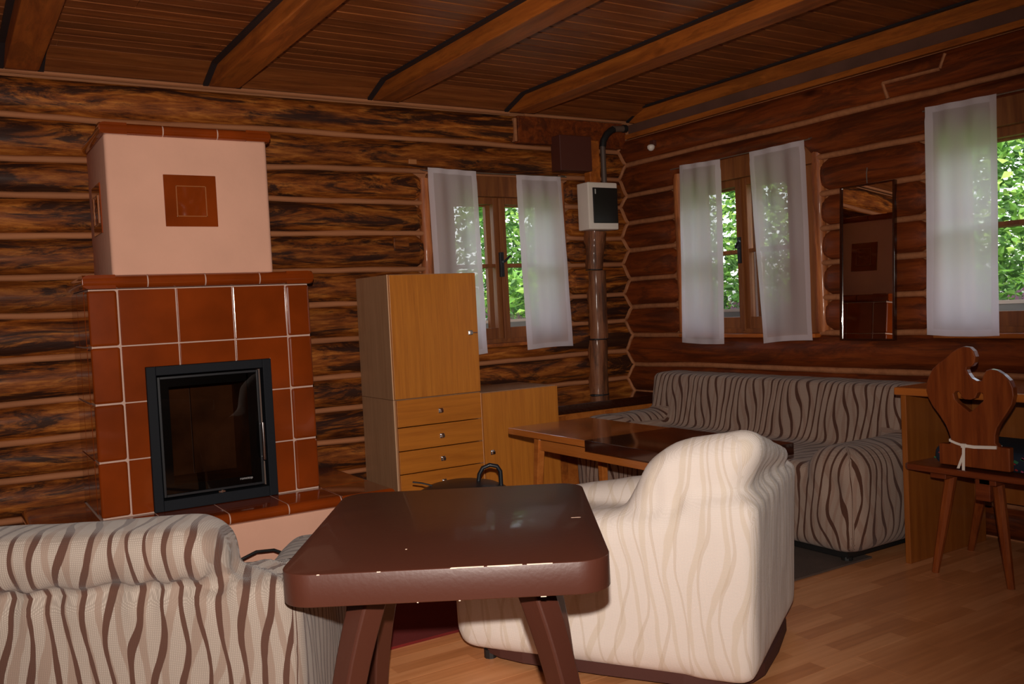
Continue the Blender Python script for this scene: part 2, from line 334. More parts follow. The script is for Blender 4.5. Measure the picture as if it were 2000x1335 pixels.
def log(parent, T, J, j, s0, s1, mat, seed, rl=False, rr=False, clip=None, nu=None):
    L = s1-s0; nu = nu or max(8, int(L/.07)); nv = 8; mb = MB(T)
    def fn(a, b):
        s = s0+a*L; zl = jz(J, j, s, seed)+.011; zh = jz(J, j+1, s, seed)-.011
        if clip: zl, zh = clip(s, zl, zh)
        f = 1
        for flag, d in ((rl, s-s0), (rr, s1-s)):
            if flag and d < .075: f = min(f, math.sqrt(max(0, 1-(1-d/.075)**2)))
        t = 2*b-1; mid = (zl+zh)/2; half = (zh-zl)/2*(.52+.48*f)
        d = -(BASE+(bulge(t)-BASE)*(.1+.9*f)*(1+.12*nz(s*1.3, j, seed+b)))
        return (s, d, mid+t*half)
    mb.grid(fn, nu, nv)
    return mb.build('log', mat, parent, smooth=True)
def chink(parent, T, J, j, s0, s1, seed, nm='chink_strip'):
    n = max(4, int((s1-s0)/.12))
    pts = []
    for i in range(n+1):
        s = s0+(s1-s0)*i/n; pts.append((s, -.019, jz(J, j, s, seed)))
    mb = MB(T); mb.tube(pts, [.0165*(1+.2*nz(p[0]*4, j*2.2)) for p in pts], 8)
    return mb.build(nm, chink_m, parent, smooth=True)
def wall(name, T, J, span, openings, mat, seed, z0=.96, z1=2.035, lo=.96):
    root = bpy.data.objects.new(name, None); COL.objects.link(root); root['kind'] = 'structure'
    sA, sB = span; n = len(J)-1
    # solid wall body behind the logs with the window openings left free
    zt_ = 2.36 if name == 'wall_right' else 2.572
    mb = MB(T); xs = [sA-.2]+[q for o in openings for q in o]+[sB+.2]
    for i in range(0, len(xs), 2): mb.box(xs[i], .004, 0, xs[i+1], .2, zt_)
    for a, b in openings: mb.box(a, .004, 0, b, .2, z0-.005); mb.box(a, .004, z1+.005, b, .2, zt_)
    mb.build('backing_board', chink_m, root)
    for j in range(n):
        zm = (J[j][0][1]+J[j+1][0][1])/2
        cuts = openings if z0 < zm < z1 else []
        segs = []; cur = sA
        for a, b in cuts: segs.append((cur, a-.035, cur != sA, True)); cur = b+.035
        segs.append((cur, sB, cur != sA, False))
        def clip(s, zl, zh):
            for a, b in openings:
                if a < s < b:
                    if zm <= z0 and zh > z0: zh = z0-.004
                    if zm >= z1 and zl < z1: zl = z1+.004
            return zl, zh
        for a, b, l_, r_ in segs: log(root, T, J, j, a, b, mat, seed, l_, r_, clip)
        if 0 < j:
            zj = J[j][0][1]; cc = openings if z0-.01 < zj < z1+.03 else []
            cur = sA
            for a, b in cc: chink(root, T, J, j, cur, a-.02, seed); cur = b+.02
            chink(root, T, J, j, cur, sB, seed)
    return root
OA = [(-1.565, -.60)]; OB = [(.60, 1.655), (2.40, 3.48)]
wallA = wall('wall_back', TA, JA, (-5.75, .03), OA, log_a, 1)
wallB = wall('wall_right', TB, JB, (-.03, 7.45), OB, log_b, 2)
wall('wall_left', TL, JP, (-7.4, .02), [], log_b, 3)
wall('wall_front', TF, JP, (-5.75, .02), [], log_a, 4)
# darker boxed top end of the back wall beside the corner, and its joint
mb = MB(); mb.box(-.92, -.075, 2.262, -.03, -.01, 2.435); mb.build('boxed_board', log_b, wallA, bevel=.004)
mb = MB(); mb.box(-.945, -.07, 2.27, -.925, -.01, 2.42); mb.build('chink_strip', chink_m, wallA, bevel=.003)
# spliced log joint high on the right wall
mb = MB(TB); mb.tube([(2.16, -.050, 2.157), (2.14, -.058, 2.238)], .009, 6); mb.tube([(2.14, -.058, 2.238), (2.45, -.058, 2.234)], .009, 6); mb.tube([(2.45, -.058, 2.234), (2.47, -.045, 2.301)], .009, 6)
mb.build('splice_strip', chink_m, wallB, smooth=True)
# joint strip that follows the corner where the two log walls meet
def surf(J, s, z, seed):
    for j in range(len(J)-1):
        a, b = jz(J, j, s, seed), jz(J, j+1, s, seed)
        if a <= z <= b: return bulge(2*(z-a)/(b-a)-1)
    return 0
pts = []
for i in range(150):
    z = .56+i*(2.40-.56)/149; pts.append((-surf(JB, .03, z, 2)-.004, -surf(JA, -.03, z, 1)-.004, z))
MB().tube(pts, .0125, 6).build('corner_strip', chink_m, wallA, smooth=True)
# small repair patches let into the back wall
mb = MB(); mb.box(-1.709, -.062, 2.092, -1.655, -.03, 2.122); lab(mb.build('repair_patch', plain('pale_patch', (.42, .16, .05), .5), wallA, bevel=.004), 'small pale wooden patch')
mb = MB(); mb.box(-1.838, -.064, 1.57, -1.735, -.03, 1.652); mb.build('repair_patch', log_a, wallA, bevel=.006)

# ------------------------------------------------------------------ ceiling and beams
ceil = bpy.data.objects.new('ceiling', None); COL.objects.link(ceil); ceil['kind'] = 'structure'
mb = MB(); mb.box(-6.4, -8.2, 2.575, .9, .9, 2.70); mb.build('sun_block_slab', lit_groove_m, ceil)  # unseen slab added above the boards to keep sun from leaking in
mb = MB(); mb.box(-5.9, -7.6, 2.5345, .2, -.272, 2.57); mb.build('lit_groove_sheet', lit_groove_m, ceil)  # sheet behind the gaps, painting the grooves as if lit
PW = .098
y = -.27; i = 0; plank_me = {}
while y > -7.4:
    cut = -4.1+R.random()*3.2 if R.random() < .75 else None
    spans = [(-5.75, .05)] if cut is None else [(-5.75, cut), (cut+.003, .05)]
    for a, b in spans:
        mb = MB(); mb.prism([(y-PW+.0035, 2.556), (y-PW+.0035, 2.534), (y-PW+.0065, 2.53), (y-.0065, 2.53), (y-.0035, 2.534), (y-.0035, 2.556)], a, b, 'yz')
        mb.build('ceiling_board', ceil_m, ceil)
    y -= PW; i += 1
# two sloping boards that close the ceiling against the back wall
for a, b in ((0.0, .5), (.5, 1.0)):
    ya, yb = -.06-(.21)*a, -.06-.21*b; za, zb = 2.462+.068*a, 2.462+.068*b
    mb = MB(); mb.prism([(ya-.002, za), (yb+.002, zb), (yb+.002, zb+.02), (ya-.002, za+.02)], -5.75, .05, 'yz'); mb.build('cove_board', ceil_m, ceil)
MB().tube([(-5.7+q*.35, -.052, 2.452+.004*nz(q)) for q in range(14)]+[(-.97, -.052, 2.45)], .012, 6).build('chink_strip', chink_m, wallA, smooth=True)
MB().tube([(-.86, -.062, 2.446), (-.05, -.062, 2.45)], .009, 6).build('chink_strip', chink_m, wallA, smooth=True)
BEAMS = [-5.0, -3.755, -2.80, -1.86, -.915]
for k, bx in enumerate(BEAMS):
    w = .072; rb = MB()
    rb.prism([(-.07, 2.50), (-.07, 2.452), (-.16, 2.435), (-7.4, 2.435), (-7.4, 2.53), (-.27, 2.53)], bx-w, bx+w, 'yz')
    bmo = rb.build('ceiling_beam', beam_m, ceil, bevel=.006)
    for sgn in (-1, 1):
        mb = MB(); a, b = sorted((bx+sgn*w, bx+sgn*(w+.028)))
        mb.prism([(-.07, 2.452), (-.275, 2.518), (-7.4, 2.518), (-7.4, 2.532), (-.275, 2.532), (-.07, 2.47)], a, b, 'yz'); mb.build('joint_strip', tar_m, ceil)
rb = MB(); rb.prism([(-.06, 2.50), (-.06, 2.45), (-.12, 2.435), (-7.4, 2.435), (-7.4, 2.528), (-.2, 2.528)], .02, .14, 'yz'); rb.build('ceiling_beam', beam_m, ceil, bevel=.004)
mb = MB(); mb.prism([(-.06, 2.452), (-.2, 2.518), (-7.4, 2.518), (-7.4, 2.53), (-.2, 2.53), (-.06, 2.47)], -.005, .02, 'yz'); mb.build('joint_strip', tar_m, ceil)
mb = MB(); mb.box(.0, -7.4, 2.362, .1, -.02, 2.428); mb.build('wall_plate_or_leak_block', plain('grey_brown_beam', (.13, .055, .035), .7, bump=.3, vary=.25), wallB)
mb = MB(); mb.box(.145, -7.5, 2.30, .25, .25, 2.572); mb.build('wall_plate_or_leak_block', beam_m, wallB)  # unseen block added behind the beam to close a light leak
mb = MB(); mb.box(-.03, -7.4, 2.33, .06, -.02, 2.362); mb.build('top_lath', beam_m, wallB, bevel=.003)

# ------------------------------------------------------------------ floor
fl = bpy.data.objects.new('floor', None); COL.objects.link(fl); fl['kind'] = 'structure'
mb = MB(); mb.box(-5.9, -7.6, -.14, .2, .2, -.0105); mb.build('underlay', gum_m, fl)
FB = .195; y = -.0; i = 0
while y > -7.4:
    x = -5.7-((i*.47) % 1.28)
    while x < 0:
        a, b = max(x, -5.72), min(x+1.28, .02)
        if b-a > .02:
            mb = MB(); mb.box(a+.0006, y-FB+.0006, -.01, b-.0006, y-.0006, 0); mb.build('floor_board', floor_m, fl)
        x += 1.28
    y -= FB; i += 1

# ------------------------------------------------------------------ windows
def window(idx, T, a, b, sa, sb, c, z0=.96, z1=2.035, jambs=(True, True)):
    w = bpy.data.objects.new('window_%d' % idx, None); COL.objects.link(w); w['kind'] = 'structure'
    m_ = .0
    fr = MB(T)
    for (p, q, r_, s_) in ((a, sa, z0, z1), (sb, b, z0, z1), (sa, sb, z0, z0+.04), (sa, sb, z1-.08, z1)): fr.box(p, .02, r_, q, .13, s_)
    fr.build('window_frame', trim_m, w, bevel=.004)
    # inner reveal
    rv = MB(T); rv.box(a-.004, -.01, z0, a+.012, .198, z1); rv.box(b-.012, -.01, z0, b+.004, .198, z1); rv.box(a, -.01, z1-.012, b, .198, z1+.004)
    rv.build('reveal', trim_m, w)
    sl = MB(T); sl.box(a-.02, -.075, z0-.012, b+.02, .06, z0+.012); sl.build('window_sill', beam_m, w, bevel=.005)
    sl = MB(T); sl.box(a-.02, .14, z0-.03, b+.02, .34, z0+.0); sl.build('outer_sill', trim_m, w, bevel=.005)
    hd = MB(T); hd.box(a, -.02, z1-.12, b, .03, z1+.01); hd.build('header_board', trim_m, w, bevel=.004)
    zt = 1.872; zb = z0+.055; gz = .055
    for side, (p, q) in enumerate(((sa, c), (c, sb))):
        s_ = MB(T); st = .046
        s_.box(p, .03, zb-.03, p+st, .075, zt+.045); s_.box(q-st, .03, zb-.03, q, .075, zt+.045)
        s_.box(p+st, .03, zb-.03, q-st, .075, zb+gz); s_.box(p+st, .03, zt, q-st, .075, zt+.045)
        so = s_.build('sash', trim_m, w, bevel=.004)
        zm = 1.475
        mu = MB(T); mu.box(p+st, .038, zm-.011, q-st, .07, zm+.011); mu.build('muntin', trim_m, so)
        for r1, r2 in ((zb+gz, zm-.011), (zm+.011, zt)):
            g = MB(T); g.add([(p+st, .055, r1), (q-st, .055, r1), (q-st, .055, r2), (p+st, .055, r2)], [(0, 1, 2, 3)]); g.build('glass_pane', glass_m, so)
        # outer casement of the double window
        s2 = MB(T)
        s2.box(p, .15, zb-.03, p+.035, .185, zt+.05); s2.box(q-.035, .15, zb-.03, q, .185, zt+.05); s2.box(p+.035, .15, zb-.03, q-.035, .185, zb+.03); s2.box(p+.035, .15, zt, q-.035, .185, zt+.05); s2.box(p+.035, .155, zm-.01, q-.035, .18, zm+.01)
        s2.build('outer_sash', trim_m, w, bevel=.003)
    hk = MB(T); hk.box(c-.022, .005, 1.40, c+.004, .03, 1.56); hk.box(c-.016, -.02, 1.49, c-.002, .01, 1.504); hk.tube([(c-.009, -.022, 1.497), (c+.02, -.03, 1.525), (c+.035, -.03, 1.532)], .008, 6)
    hk.build('window_handle', iron_m, w, bevel=.002)
    cs = MB(T); cs.box(c-.012, .015, zb-.03, c+.012, .032, zt+.04); cs.build('cover_strip', trim_m, w, bevel=.004)
    for on, s0 in zip(jambs, (a-.03, b+.03)):
        if not on: continue
        g = MB(T); pts = []; rs = []
        for k in range(26):
            z = z0+.02+(z1-z0-.04)*k/25; pts.append((s0+.004*nz(z*7, s0), -.006, z)); rs.append(.037*(1+.16*nz(z*9, s0*3)+.08*nz(z*25, s0)))
        g.tube(pts, rs, 10); g.build('debarked_jamb', bark_m, w, smooth=True)
    return w
window(1, TA, *OA[0], -1.41, -.615, -1.03); window(2, TB, *OB[0], .615, 1.475, 1.07); window(3, TB, *OB[1], 2.415, 3.44, 2.92)

def rod(T, a, b, z, label):
    mb = MB(T); mb.tube([(a, -.085, z), (b, -.085, z-.004)], .0035, 6)
    o = mb.build('curtain_wire', wire_m); tag(o, label, 'curtain rod')
    for s in (a+.01, b-.01): MB(T).tube([(s, -.086, z), (s, -.03, z+.012)], .0035, 6).build('hook', wire_m, o)
    return o
rod(TA, -1.63, -.56, 2.053, 'thin curtain wire over the window left of the white fuse box')
rod(TB, .58, 1.70, 2.04, 'thin curtain wire over the window behind the sofa corner, left of the mirror')
rod(TB, 2.37, 3.60, 2.045, 'thin curtain wire over the window at the right edge, right of the mirror')
def curtain(T, tl, tr, br, bl, label, seed):
    def P(a, b):
        s = (tl[0]*(1-a)+tr[0]*a)*(1-b)+(bl[0]*(1-a)+br[0]*a)*b
        z = (tl[1]*(1-a)+tr[1]*a)*(1-b)+(bl[1]*(1-a)+br[1]*a)*b
        w = .010*math.sin(a*17+seed)*(1-.7*b)*(1 if b > .04 else .5)+.016*nz(a*2.4+seed, b*1.7)*b
        s += .006*nz(b*5+seed, a*2)*b
        return (s, -.092+w, z-.006*b*math.sin(a*PI)*(1 if seed % 2 else -1))
    root = MB(T).grid(P, 40, 50).build('curtain', sheer_m, smooth=True); tag(root, label, 'curtain', 'sheer white curtain panels')
    W_ = abs(tr[0]-tl[0]); hw = .034/W_; off = .0018
    def hem(fn, nu, nv, nm):
        MB(T).grid(lambda a, b: (lambda p: (p[0], p[1]-off, p[2]))(P(*fn(a, b))), nu, nv).build(nm, hem_m, root, smooth=True)
    hem(lambda a, b: (a*hw, b), 2, 50, 'side_hem'); hem(lambda a, b: (1-hw+a*hw, b), 2, 50, 'side_hem')
    hem(lambda a, b: (hw+a*(1-2*hw), b*.026), 36, 1, 'top_hem'); hem(lambda a, b: (hw+a*(1-2*hw), .972+b*.028), 36, 2, 'bottom_hem')
    return root
curtain(TA, (-1.598, 2.071), (-1.265, 2.059), (-1.245, .918), (-1.585, .906), 'sheer white curtain hanging partly behind the tall oak cabinet', 1)
curtain(TA, (-.961, 2.048), (-.614, 2.047), (-.573, .921), (-.940, .917), 'sheer white curtain just left of the white fuse box', 2)
curtain(TB, (.675, 2.053), (1.026, 2.035), (1.012, .911), (.635, .918), 'narrow sheer white curtain nearest the log corner, above the left end of the sofa', 3)
curtain(TB, (1.27, 2.037), (1.661, 2.038), (1.674, .936), (1.323, .916), 'sheer white curtain beside the knotty bark-stripped jamb, left of the mirror', 4)
curtain(TB, (2.392, 2.060), (2.737, 2.049), (2.720, .962), (2.369, .967), 'sheer white curtain above the carved chair, right of the mirror', 5)
curtain(TB, (3.13, 2.05), (3.50, 2.045), (3.51, .955), (3.14, .96), 'far sheer white curtain of the window past the right edge', 6)

# ------------------------------------------------------------------ tiled fireplace
FX0, FX1, FY, HZ = -3.60, -2.58, -.623, .334
fp = thing('tiled_fireplace', 'fireplace clad in glossy reddish-brown tiles with pink plaster hood', 'fireplace', (-3.09, -.45, 0))
mb = MB(); mb.box(-3.86, -.885, 0, -2.325, -.03, HZ-.055); mb.build('hearth_base', plaster_m, fp, bevel=.008)
mb = MB(); mb.box(-3.85, -.88, HZ-.056, -2.335, -.03, HZ-.006); lab(mb.build('grout_bed', grout_m, fp), 'pale grout')
ox0, ox1, oz1 = -3.378, -2.80, 1.007
mb = MB()
for bx in ((FX0+.006, FY+.008, HZ, ox0+.02, -.03, 1.368), (ox1-.02, FY+.008, HZ, FX1-.006, -.03, 1.368), (ox0+.02, FY+.008, oz1-.02, ox1-.02, -.03, 1.368), (ox0+.02, -.16, HZ, ox1-.02, -.03, oz1-.02)): mb.box(*bx)
mb.build('grout_body', grout_m, fp)
g = .0028
def tile(boxes, nm='tile', bev=.0035, mat=tile_m):
    mb = MB()
    for q in boxes: mb.box(*q)
    return mb.build(nm, mat, fp, bevel=bev, seg=3)
cols = [FX0, -3.474, -3.222, -2.962, -2.702, FX1]; rows = [HZ+.004, .592, .852, 1.110, 1.366]
for ci in range(5):
    for ri in range(4):
        x0, x1, z0, z1 = cols[ci]+g, cols[ci+1]-g, rows[ri]+g, rows[ri+1]-g
        if ci == 0: x0 = FX0
        if ci == 4: x1 = FX1
        if x1 <= ox0 or x0 >= ox1 or z0 >= oz1:
            bs = [(x0, z0, x1, z1)]
        else:
            bs = []
            if x0 < ox0: bs.append((x0, z0, ox0, z1 if z1 <= oz1 else z1))
            if x1 > ox1: bs.append((ox1, z0, x1, z1))
            if z1 > oz1: bs.append((max(x0, ox0), oz1, min(x1, ox1), z1))
        if len(bs) == 2 and x0 < ox1 and x1 > ox0 and (x0 < ox0) != (x1 > ox1):   # L-shaped tile at an upper corner of the stove door
            pl_ = [(x0, z0), (ox0, z0), (ox0, oz1), (x1, oz1), (x1, z1), (x0, z1)] if x0 < ox0 else [(x0, oz1), (ox1, oz1), (ox1, z0), (x1, z0), (x1, z1), (x0, z1)]
            mb = MB(); mb.prism(pl_, FY-.0006, FY+.012, 'xz'); mb.build('tile', tile_m, fp, bevel=.003, seg=3); continue
        if bs: tile([(a, FY-.001*R.random(), b, c, FY+.012 if ci not in (0, 4) else FY+.12, d) for a, b, c, d in bs], bev=.012 if (ci in (0, 4) and len(bs) == 1) else .0035)
ys = [FY+.12+g, -.26, -.035]
for a, b in zip(ys, ys[1:]):
    for ri in range(4):
        tile([(FX0, a+g, rows[ri]+g, FX0+.012, b-g, rows[ri+1]-g)]); tile([(FX1-.012, a+g, rows[ri]+g, FX1, b-g, rows[ri+1]-g)])
def nose(p0, p1, out, z0, z1, depth, nm='cap_tile', mat=None):
    # bull-nosed slab between p0 and p1 (xy); 'out' unit vector towards the rounded edge
    h = (z1-z0)/2; p0 = Vector(p0); p1 = Vector(p1); o = Vector(out); mb = MB(); vs = []; prof = [(-depth, 0)]
    for k in range(9):
        a = PI/2-PI*k/8; prof.append((h*math.cos(a)-h, h*math.sin(a)+h))
    prof.append((-depth, 2*h)) ; prof = [(-depth, 2*h)]+[(x_, z_) for x_, z_ in prof[1:-1]]+[(-depth, 0)]
    n = len(prof)
    for P_ in (p0, p1):
        for d, zz in prof: q = P_+o*d; vs.append((q.x, q.y, z0+zz))
    fs = [tuple(range(n))[::-1], tuple(range(n, 2*n))]+[(i, (i+1) % n, (i+1) % n+n, i+n) for i in range(n)]
    mb.add(vs, fs); return mb.build(nm, mat or tile_m, fp, smooth=True)
def joint(x, y_, z0, z1, depth, axis=0):
    e = g
    if axis == 0: nose((x-e, y_+.003), (x+e, y_+.003), (0, -1), z0+.002, z1-.002, depth, 'grout_joint', grout_m)
    else: nose((y_, x-e), (y_, x+e), (axis, 0), z0+.002, z1-.002, depth, 'grout_joint', grout_m)
cz0, cz1, cy = 1.370, 1.432, FY-.024
xs = [FX0-.020, -3.345, -3.088, -2.83, FX1+.020]
for a, b in zip(xs, xs[1:]): nose((a+g, cy), (b-g, cy), (0, -1), cz0, cz1, .14)
for a in xs[1:-1]: joint(a, cy, cz0, cz1, .14)
for a, b in ((cy+.002, -.36), (-.36, -.03)):
    nose((FX0-.022, a+g), (FX0-.022, b-g), (-1, 0), cz0, cz1, .14); nose((FX1+.022, a+g), (FX1+.022, b-g), (1, 0), cz0, cz1, .14)
mb = MB(); mb.box(FX0+.004, FY+.012, 1.372, FX1-.004, -.03, 1.430); mb.build('cap_bed', grout_m, fp)
HX0, HX1, HY = -3.487, -2.747, -.600
mb = MB(); mb.box(HX0, HY, 1.42, HX1, -.03, 2.075); lab(mb.build('hood', plaster_m, fp, bevel=.018, seg=4, smooth=True), 'pink plastered hood')
cz0, cz1, cy = 2.066, 2.118, HY-.022
xs = [HX0-.020, -3.233, -2.985, HX1+.016]
for a, b in zip(xs, xs[1:]): nose((a+g, cy), (b-g, cy), (0, -1), cz0, cz1, .12)
for a in xs[1:-1]: joint(a, cy, cz0, cz1, .12)
for a, b in ((cy+.002, -.33), (-.33, -.03)):
    nose((HX0-.022, a+g), (HX0-.022, b-g), (-1, 0), cz0, cz1, .12); nose((HX1+.018, a+g), (HX1+.018, b-g), (1, 0), cz0, cz1, .12)
mb = MB(); mb.box(HX0+.004, HY+.010, 2.068, HX1-.004, -.03, 2.116); mb.build('cap_bed', grout_m, fp)
# relief tiles on the hood
def relief(T, s0, s1, z0, z1):
    mb = MB(T); mb.box(s0, -.006, z0, s1, .01, z1); o = mb.build('relief_tile', tile_m, fp, bevel=.002)
    k = .052; a, b, c, d = s0+k, s1-k+.004, z0+k-.006, z1-k+.002
    q = MB(T)
    for e in ((a, c, b, c+.005), (a, d-.005, b, d), (a, c, a+.005, d), (b-.005, c, b, d)): q.box(e[0], -.0105, e[1], e[2], -.005, e[3])
    q.build('raised_border', plain('lighter_glaze_%d' % int(s1*1000), (.40, .13, .04), .25, coat=1), o, bevel=.0015)  # border glaze lighter than the tile around it
    def fn(u, v):
        return (a+.006+(b-a-.012)*u, -.0075+.0035*nz(u*4.2, v*4.2), c+.006+(d-c-.012)*v)
    MB(T).grid(fn, 14, 14).build('wavy_centre', tile_m, o, smooth=True)
relief(lambda s, d, z: (s, HY+d, z), -3.243, -3.004, 1.652, 1.893)
relief(lambda s, d, z: (HX0+d, -s, z), .18, .42, 1.64, 1.875)
relief(lambda s, d, z: (HX1-d, s, z), -.42, -.18, 1.645, 1.885)
# hearth slab
hx = [-3.88, -3.63, -3.375, -3.11, -2.838, -2.58]
for a, b in zip(hx, hx[1:]): nose((a+g, -.912), (b-g, -.912), (0, -1), HZ-.055, HZ, .285, 'hearth_tile')
for a in hx[1:]: joint(a, -.912, HZ-.055, HZ, .285)
for a in (-.622, -.34): joint(a, -2.301, HZ-.055, HZ, .277, 1)
for a, b in ((-.912, -.625), (-.62, -.34), (-.34, -.03)): nose((-2.298, a+g), (-2.298, b-g), (1, 0), HZ-.055, HZ, .277, 'hearth_tile')
for a, b in ((-.62, -.34), (-.34, -.03)): nose((-3.885, a+g), (-3.885, b-g), (-1, 0), HZ-.055, HZ, .28, 'hearth_tile')
# stove door set into the tiles
sf = MB(); fw_ = .042
for q in ((ox0, HZ+.002, ox0+fw_, oz1), (ox1-fw_, HZ+.002, ox1, oz1), (ox0+fw_, oz1-fw_, ox1-fw_, oz1), (ox0+fw_, HZ+.002, ox1-fw_, HZ+.052)): sf.box(q[0], FY-.018, q[1], q[2], FY+.04, q[3])
sf.build('stove_frame', frame_m, fp, bevel=.003)
dx0, dx1, dz0, dz1 = ox0+fw_+.006, ox1-fw_-.018, HZ+.062, oz1-fw_-.008
sd = MB(); t = .012
for q in ((dx0, dz0, dx0+t, dz1), (dx1-t, dz0, dx1, dz1), (dx0+t, dz1-t, dx1-t, dz1), (dx0+t, dz0, dx1-t, dz0+t)): sd.box(q[0], FY-.002, q[1], q[2], FY+.03, q[3])
door = sd.build('stove_door', black_m, fp, bevel=.002)
# glass, its black printed border and the maker's name
mb = MB(); mb.add([(dx0+t, FY+.004, dz0+t), (dx1-t, FY+.004, dz0+t), (dx1-t, FY+.004, dz1-t), (dx0+t, FY+.004, dz1-t)], [(0, 1, 2, 3)]); mb.build('door_glass', stove_glass, door)
mb = MB(); k = .05
for q in ((dx0+t, dz0+t, dx0+k, dz1-t), (dx1-k-.008, dz0+t, dx1-t, dz1-t), (dx0+k, dz1-k, dx1-k, dz1-t), (dx0+k, dz0+t, dx1-k, dz0+k)): mb.box(q[0], FY+.007, q[1], q[2], FY+.012, q[3])
mb.build('printed_border', black_m, door)
mb = MB(); mb.tube([(dx1-.004, FY-.035, .52), (dx1-.006, FY-.042, .60), (dx1-.004, FY-.035, .70)], .007, 10); mb.tube([(dx1-.004, FY-.035, .53), (dx1-.004, FY+.01, .53)], .005, 8); mb.tube([(dx1-.004, FY-.035, .69), (dx1-.004, FY+.01, .69)], .005, 8)
lab(mb.build('door_handle', chrome_m, door, smooth=True), 'thin chrome handle')
mb = MB(); mb.box(-3.085, FY-.012, HZ+.053, -3.055, FY+.01, HZ+.06); mb.box(-3.074, FY-.016, HZ+.05, -3.066, FY-.008, HZ+.064); mb.build('air_slider', chrome_m, door)
cu = bpy.data.curves.new('txt', 'FONT'); cu.body = 'romotop'; cu.size = .017; cu.extrude = .0003; tx = bpy.data.objects.new('txt', cu); COL.objects.link(tx)
bpy.context.view_layer.update(); me = bpy.data.meshes.new_from_object(tx.evaluated_get(bpy.context.evaluated_depsgraph_get())); bpy.data.objects.remove(tx)
me.transform(Matrix.Translation((dx1-.118, FY+.003, dz0+.035)) @ Matrix.Rotation(PI/2, 4, 'X')); me.materials.append(plain('grey_print', (.5, .5, .5), .5)); me.name = 'maker_name'
link('maker_name', me, door)
# firebox behind the glass
mb = MB(); bx0, bx1, bz0, bz1, by = dx0+.02, dx1-.02, dz0+.03, dz1-.03, -.20
mb.box(bx0-.02, FY+.04, bz0-.02, bx0, by, bz1+.02); mb.box(bx1, FY+.04, bz0-.02, bx1+.02, by, bz1+.02); mb.box(bx0, FY+.04, bz0-.02, bx1, by, bz0); mb.box(bx0, FY+.04, bz1, bx1, by, bz1+.02)
mb.box(bx0, by, bz0, (bx0+bx1)/2-.003, by+.02, bz1); mb.box((bx0+bx1)/2+.003, by, bz0, bx1, by+.02, bz1)
lab(mb.build('firebox_lining', soot_m, fp), 'sooty tan fireclay lining')

# ------------------------------------------------------------------ oak cabinets
def knob(x, y, z, parent, key=False):
    mb = MB(); mb.box(x-.014, y-.004, z-.014, x+.014, y, z+.014); mb.box(x-.009, y-.02, z-.009, x+.009, y-.004, z+.009)
    if key: mb.tube([(x+.005, y-.018, z), (x+.03, y-.03, z)], .0035, 6)
    return lab(mb.build('knob', chrome_m, parent, bevel=.002), 'small square metal knob')
def carcass(root, x0, x1, y0, y1, z0, z1):
    t = .018
    for q in ((x0, y0, z0, x0+t, y1, z1), (x1-t, y0, z0, x1, y1, z1)): MB().box(*q).build('side_panel', side_m, root, bevel=.0012)
    MB().box(x0+t, y0, z1-t, x1-t, y1, z1).build('top_panel', side_m, root); MB().box(x0+t, y0, z0, x1-t, y1, z0+t).build('bottom_panel', side_m, root)
    MB().box(x0+t, y1-.006, z0+t, x1-t, y1, z1-t).build('back_panel', side_m, root)
    MB().box(x0, y0-.003, z0, x0+.005, y0, z1).build('edge_band', edge_m, root)
CX0, CX1 = -2.095, -1.548
c1 = thing('drawer_unit', 'oak-veneered unit of drawers under the tall cupboard, right of the fireplace', 'cabinet', (-1.82, -.28, 0))
carcass(c1, CX0, CX1, -.495, -.065, .0, .722)
zz = [.722, .570, .440, .312, .182, .05]
for a, b in zip(zz, zz[1:]):
    d = MB().box(CX0+.014, -.512, b+.0025, CX1-.004, -.495, a-.0025).build('drawer', venh_m, c1, bevel=.0015)
    knob(-1.815, -.512, (a+b)/2-.005, d)
c2 = thing('oak_cupboard', 'tall oak-veneered one-door cupboard stacked on the drawer unit', 'cabinet', (-1.82, -.28, .724))
carcass(c2, CX0, CX1, -.495, -.065, .724, 1.408)
d = MB().box(CX0+.006, -.512, .727, CX1-.001, -.495, 1.405).build('cupboard_door', ven_m, c2, bevel=.0015); knob(-1.60, -.512, 1.066, d, True)
c3 = thing('low_oak_cupboard', 'low oak-veneered cupboard with one door between the drawer unit and the corner bench', 'cabinet', (-1.27, -.28, 0))
carcass(c3, -1.54, -1.005, -.485, -.065, 0, .713)
d = MB().box(-1.536, -.502, .012, -1.006, -.485, .710).build('cupboard_door', ven_m, c3, bevel=.0015); knob(-1.485, -.502, .362, d)

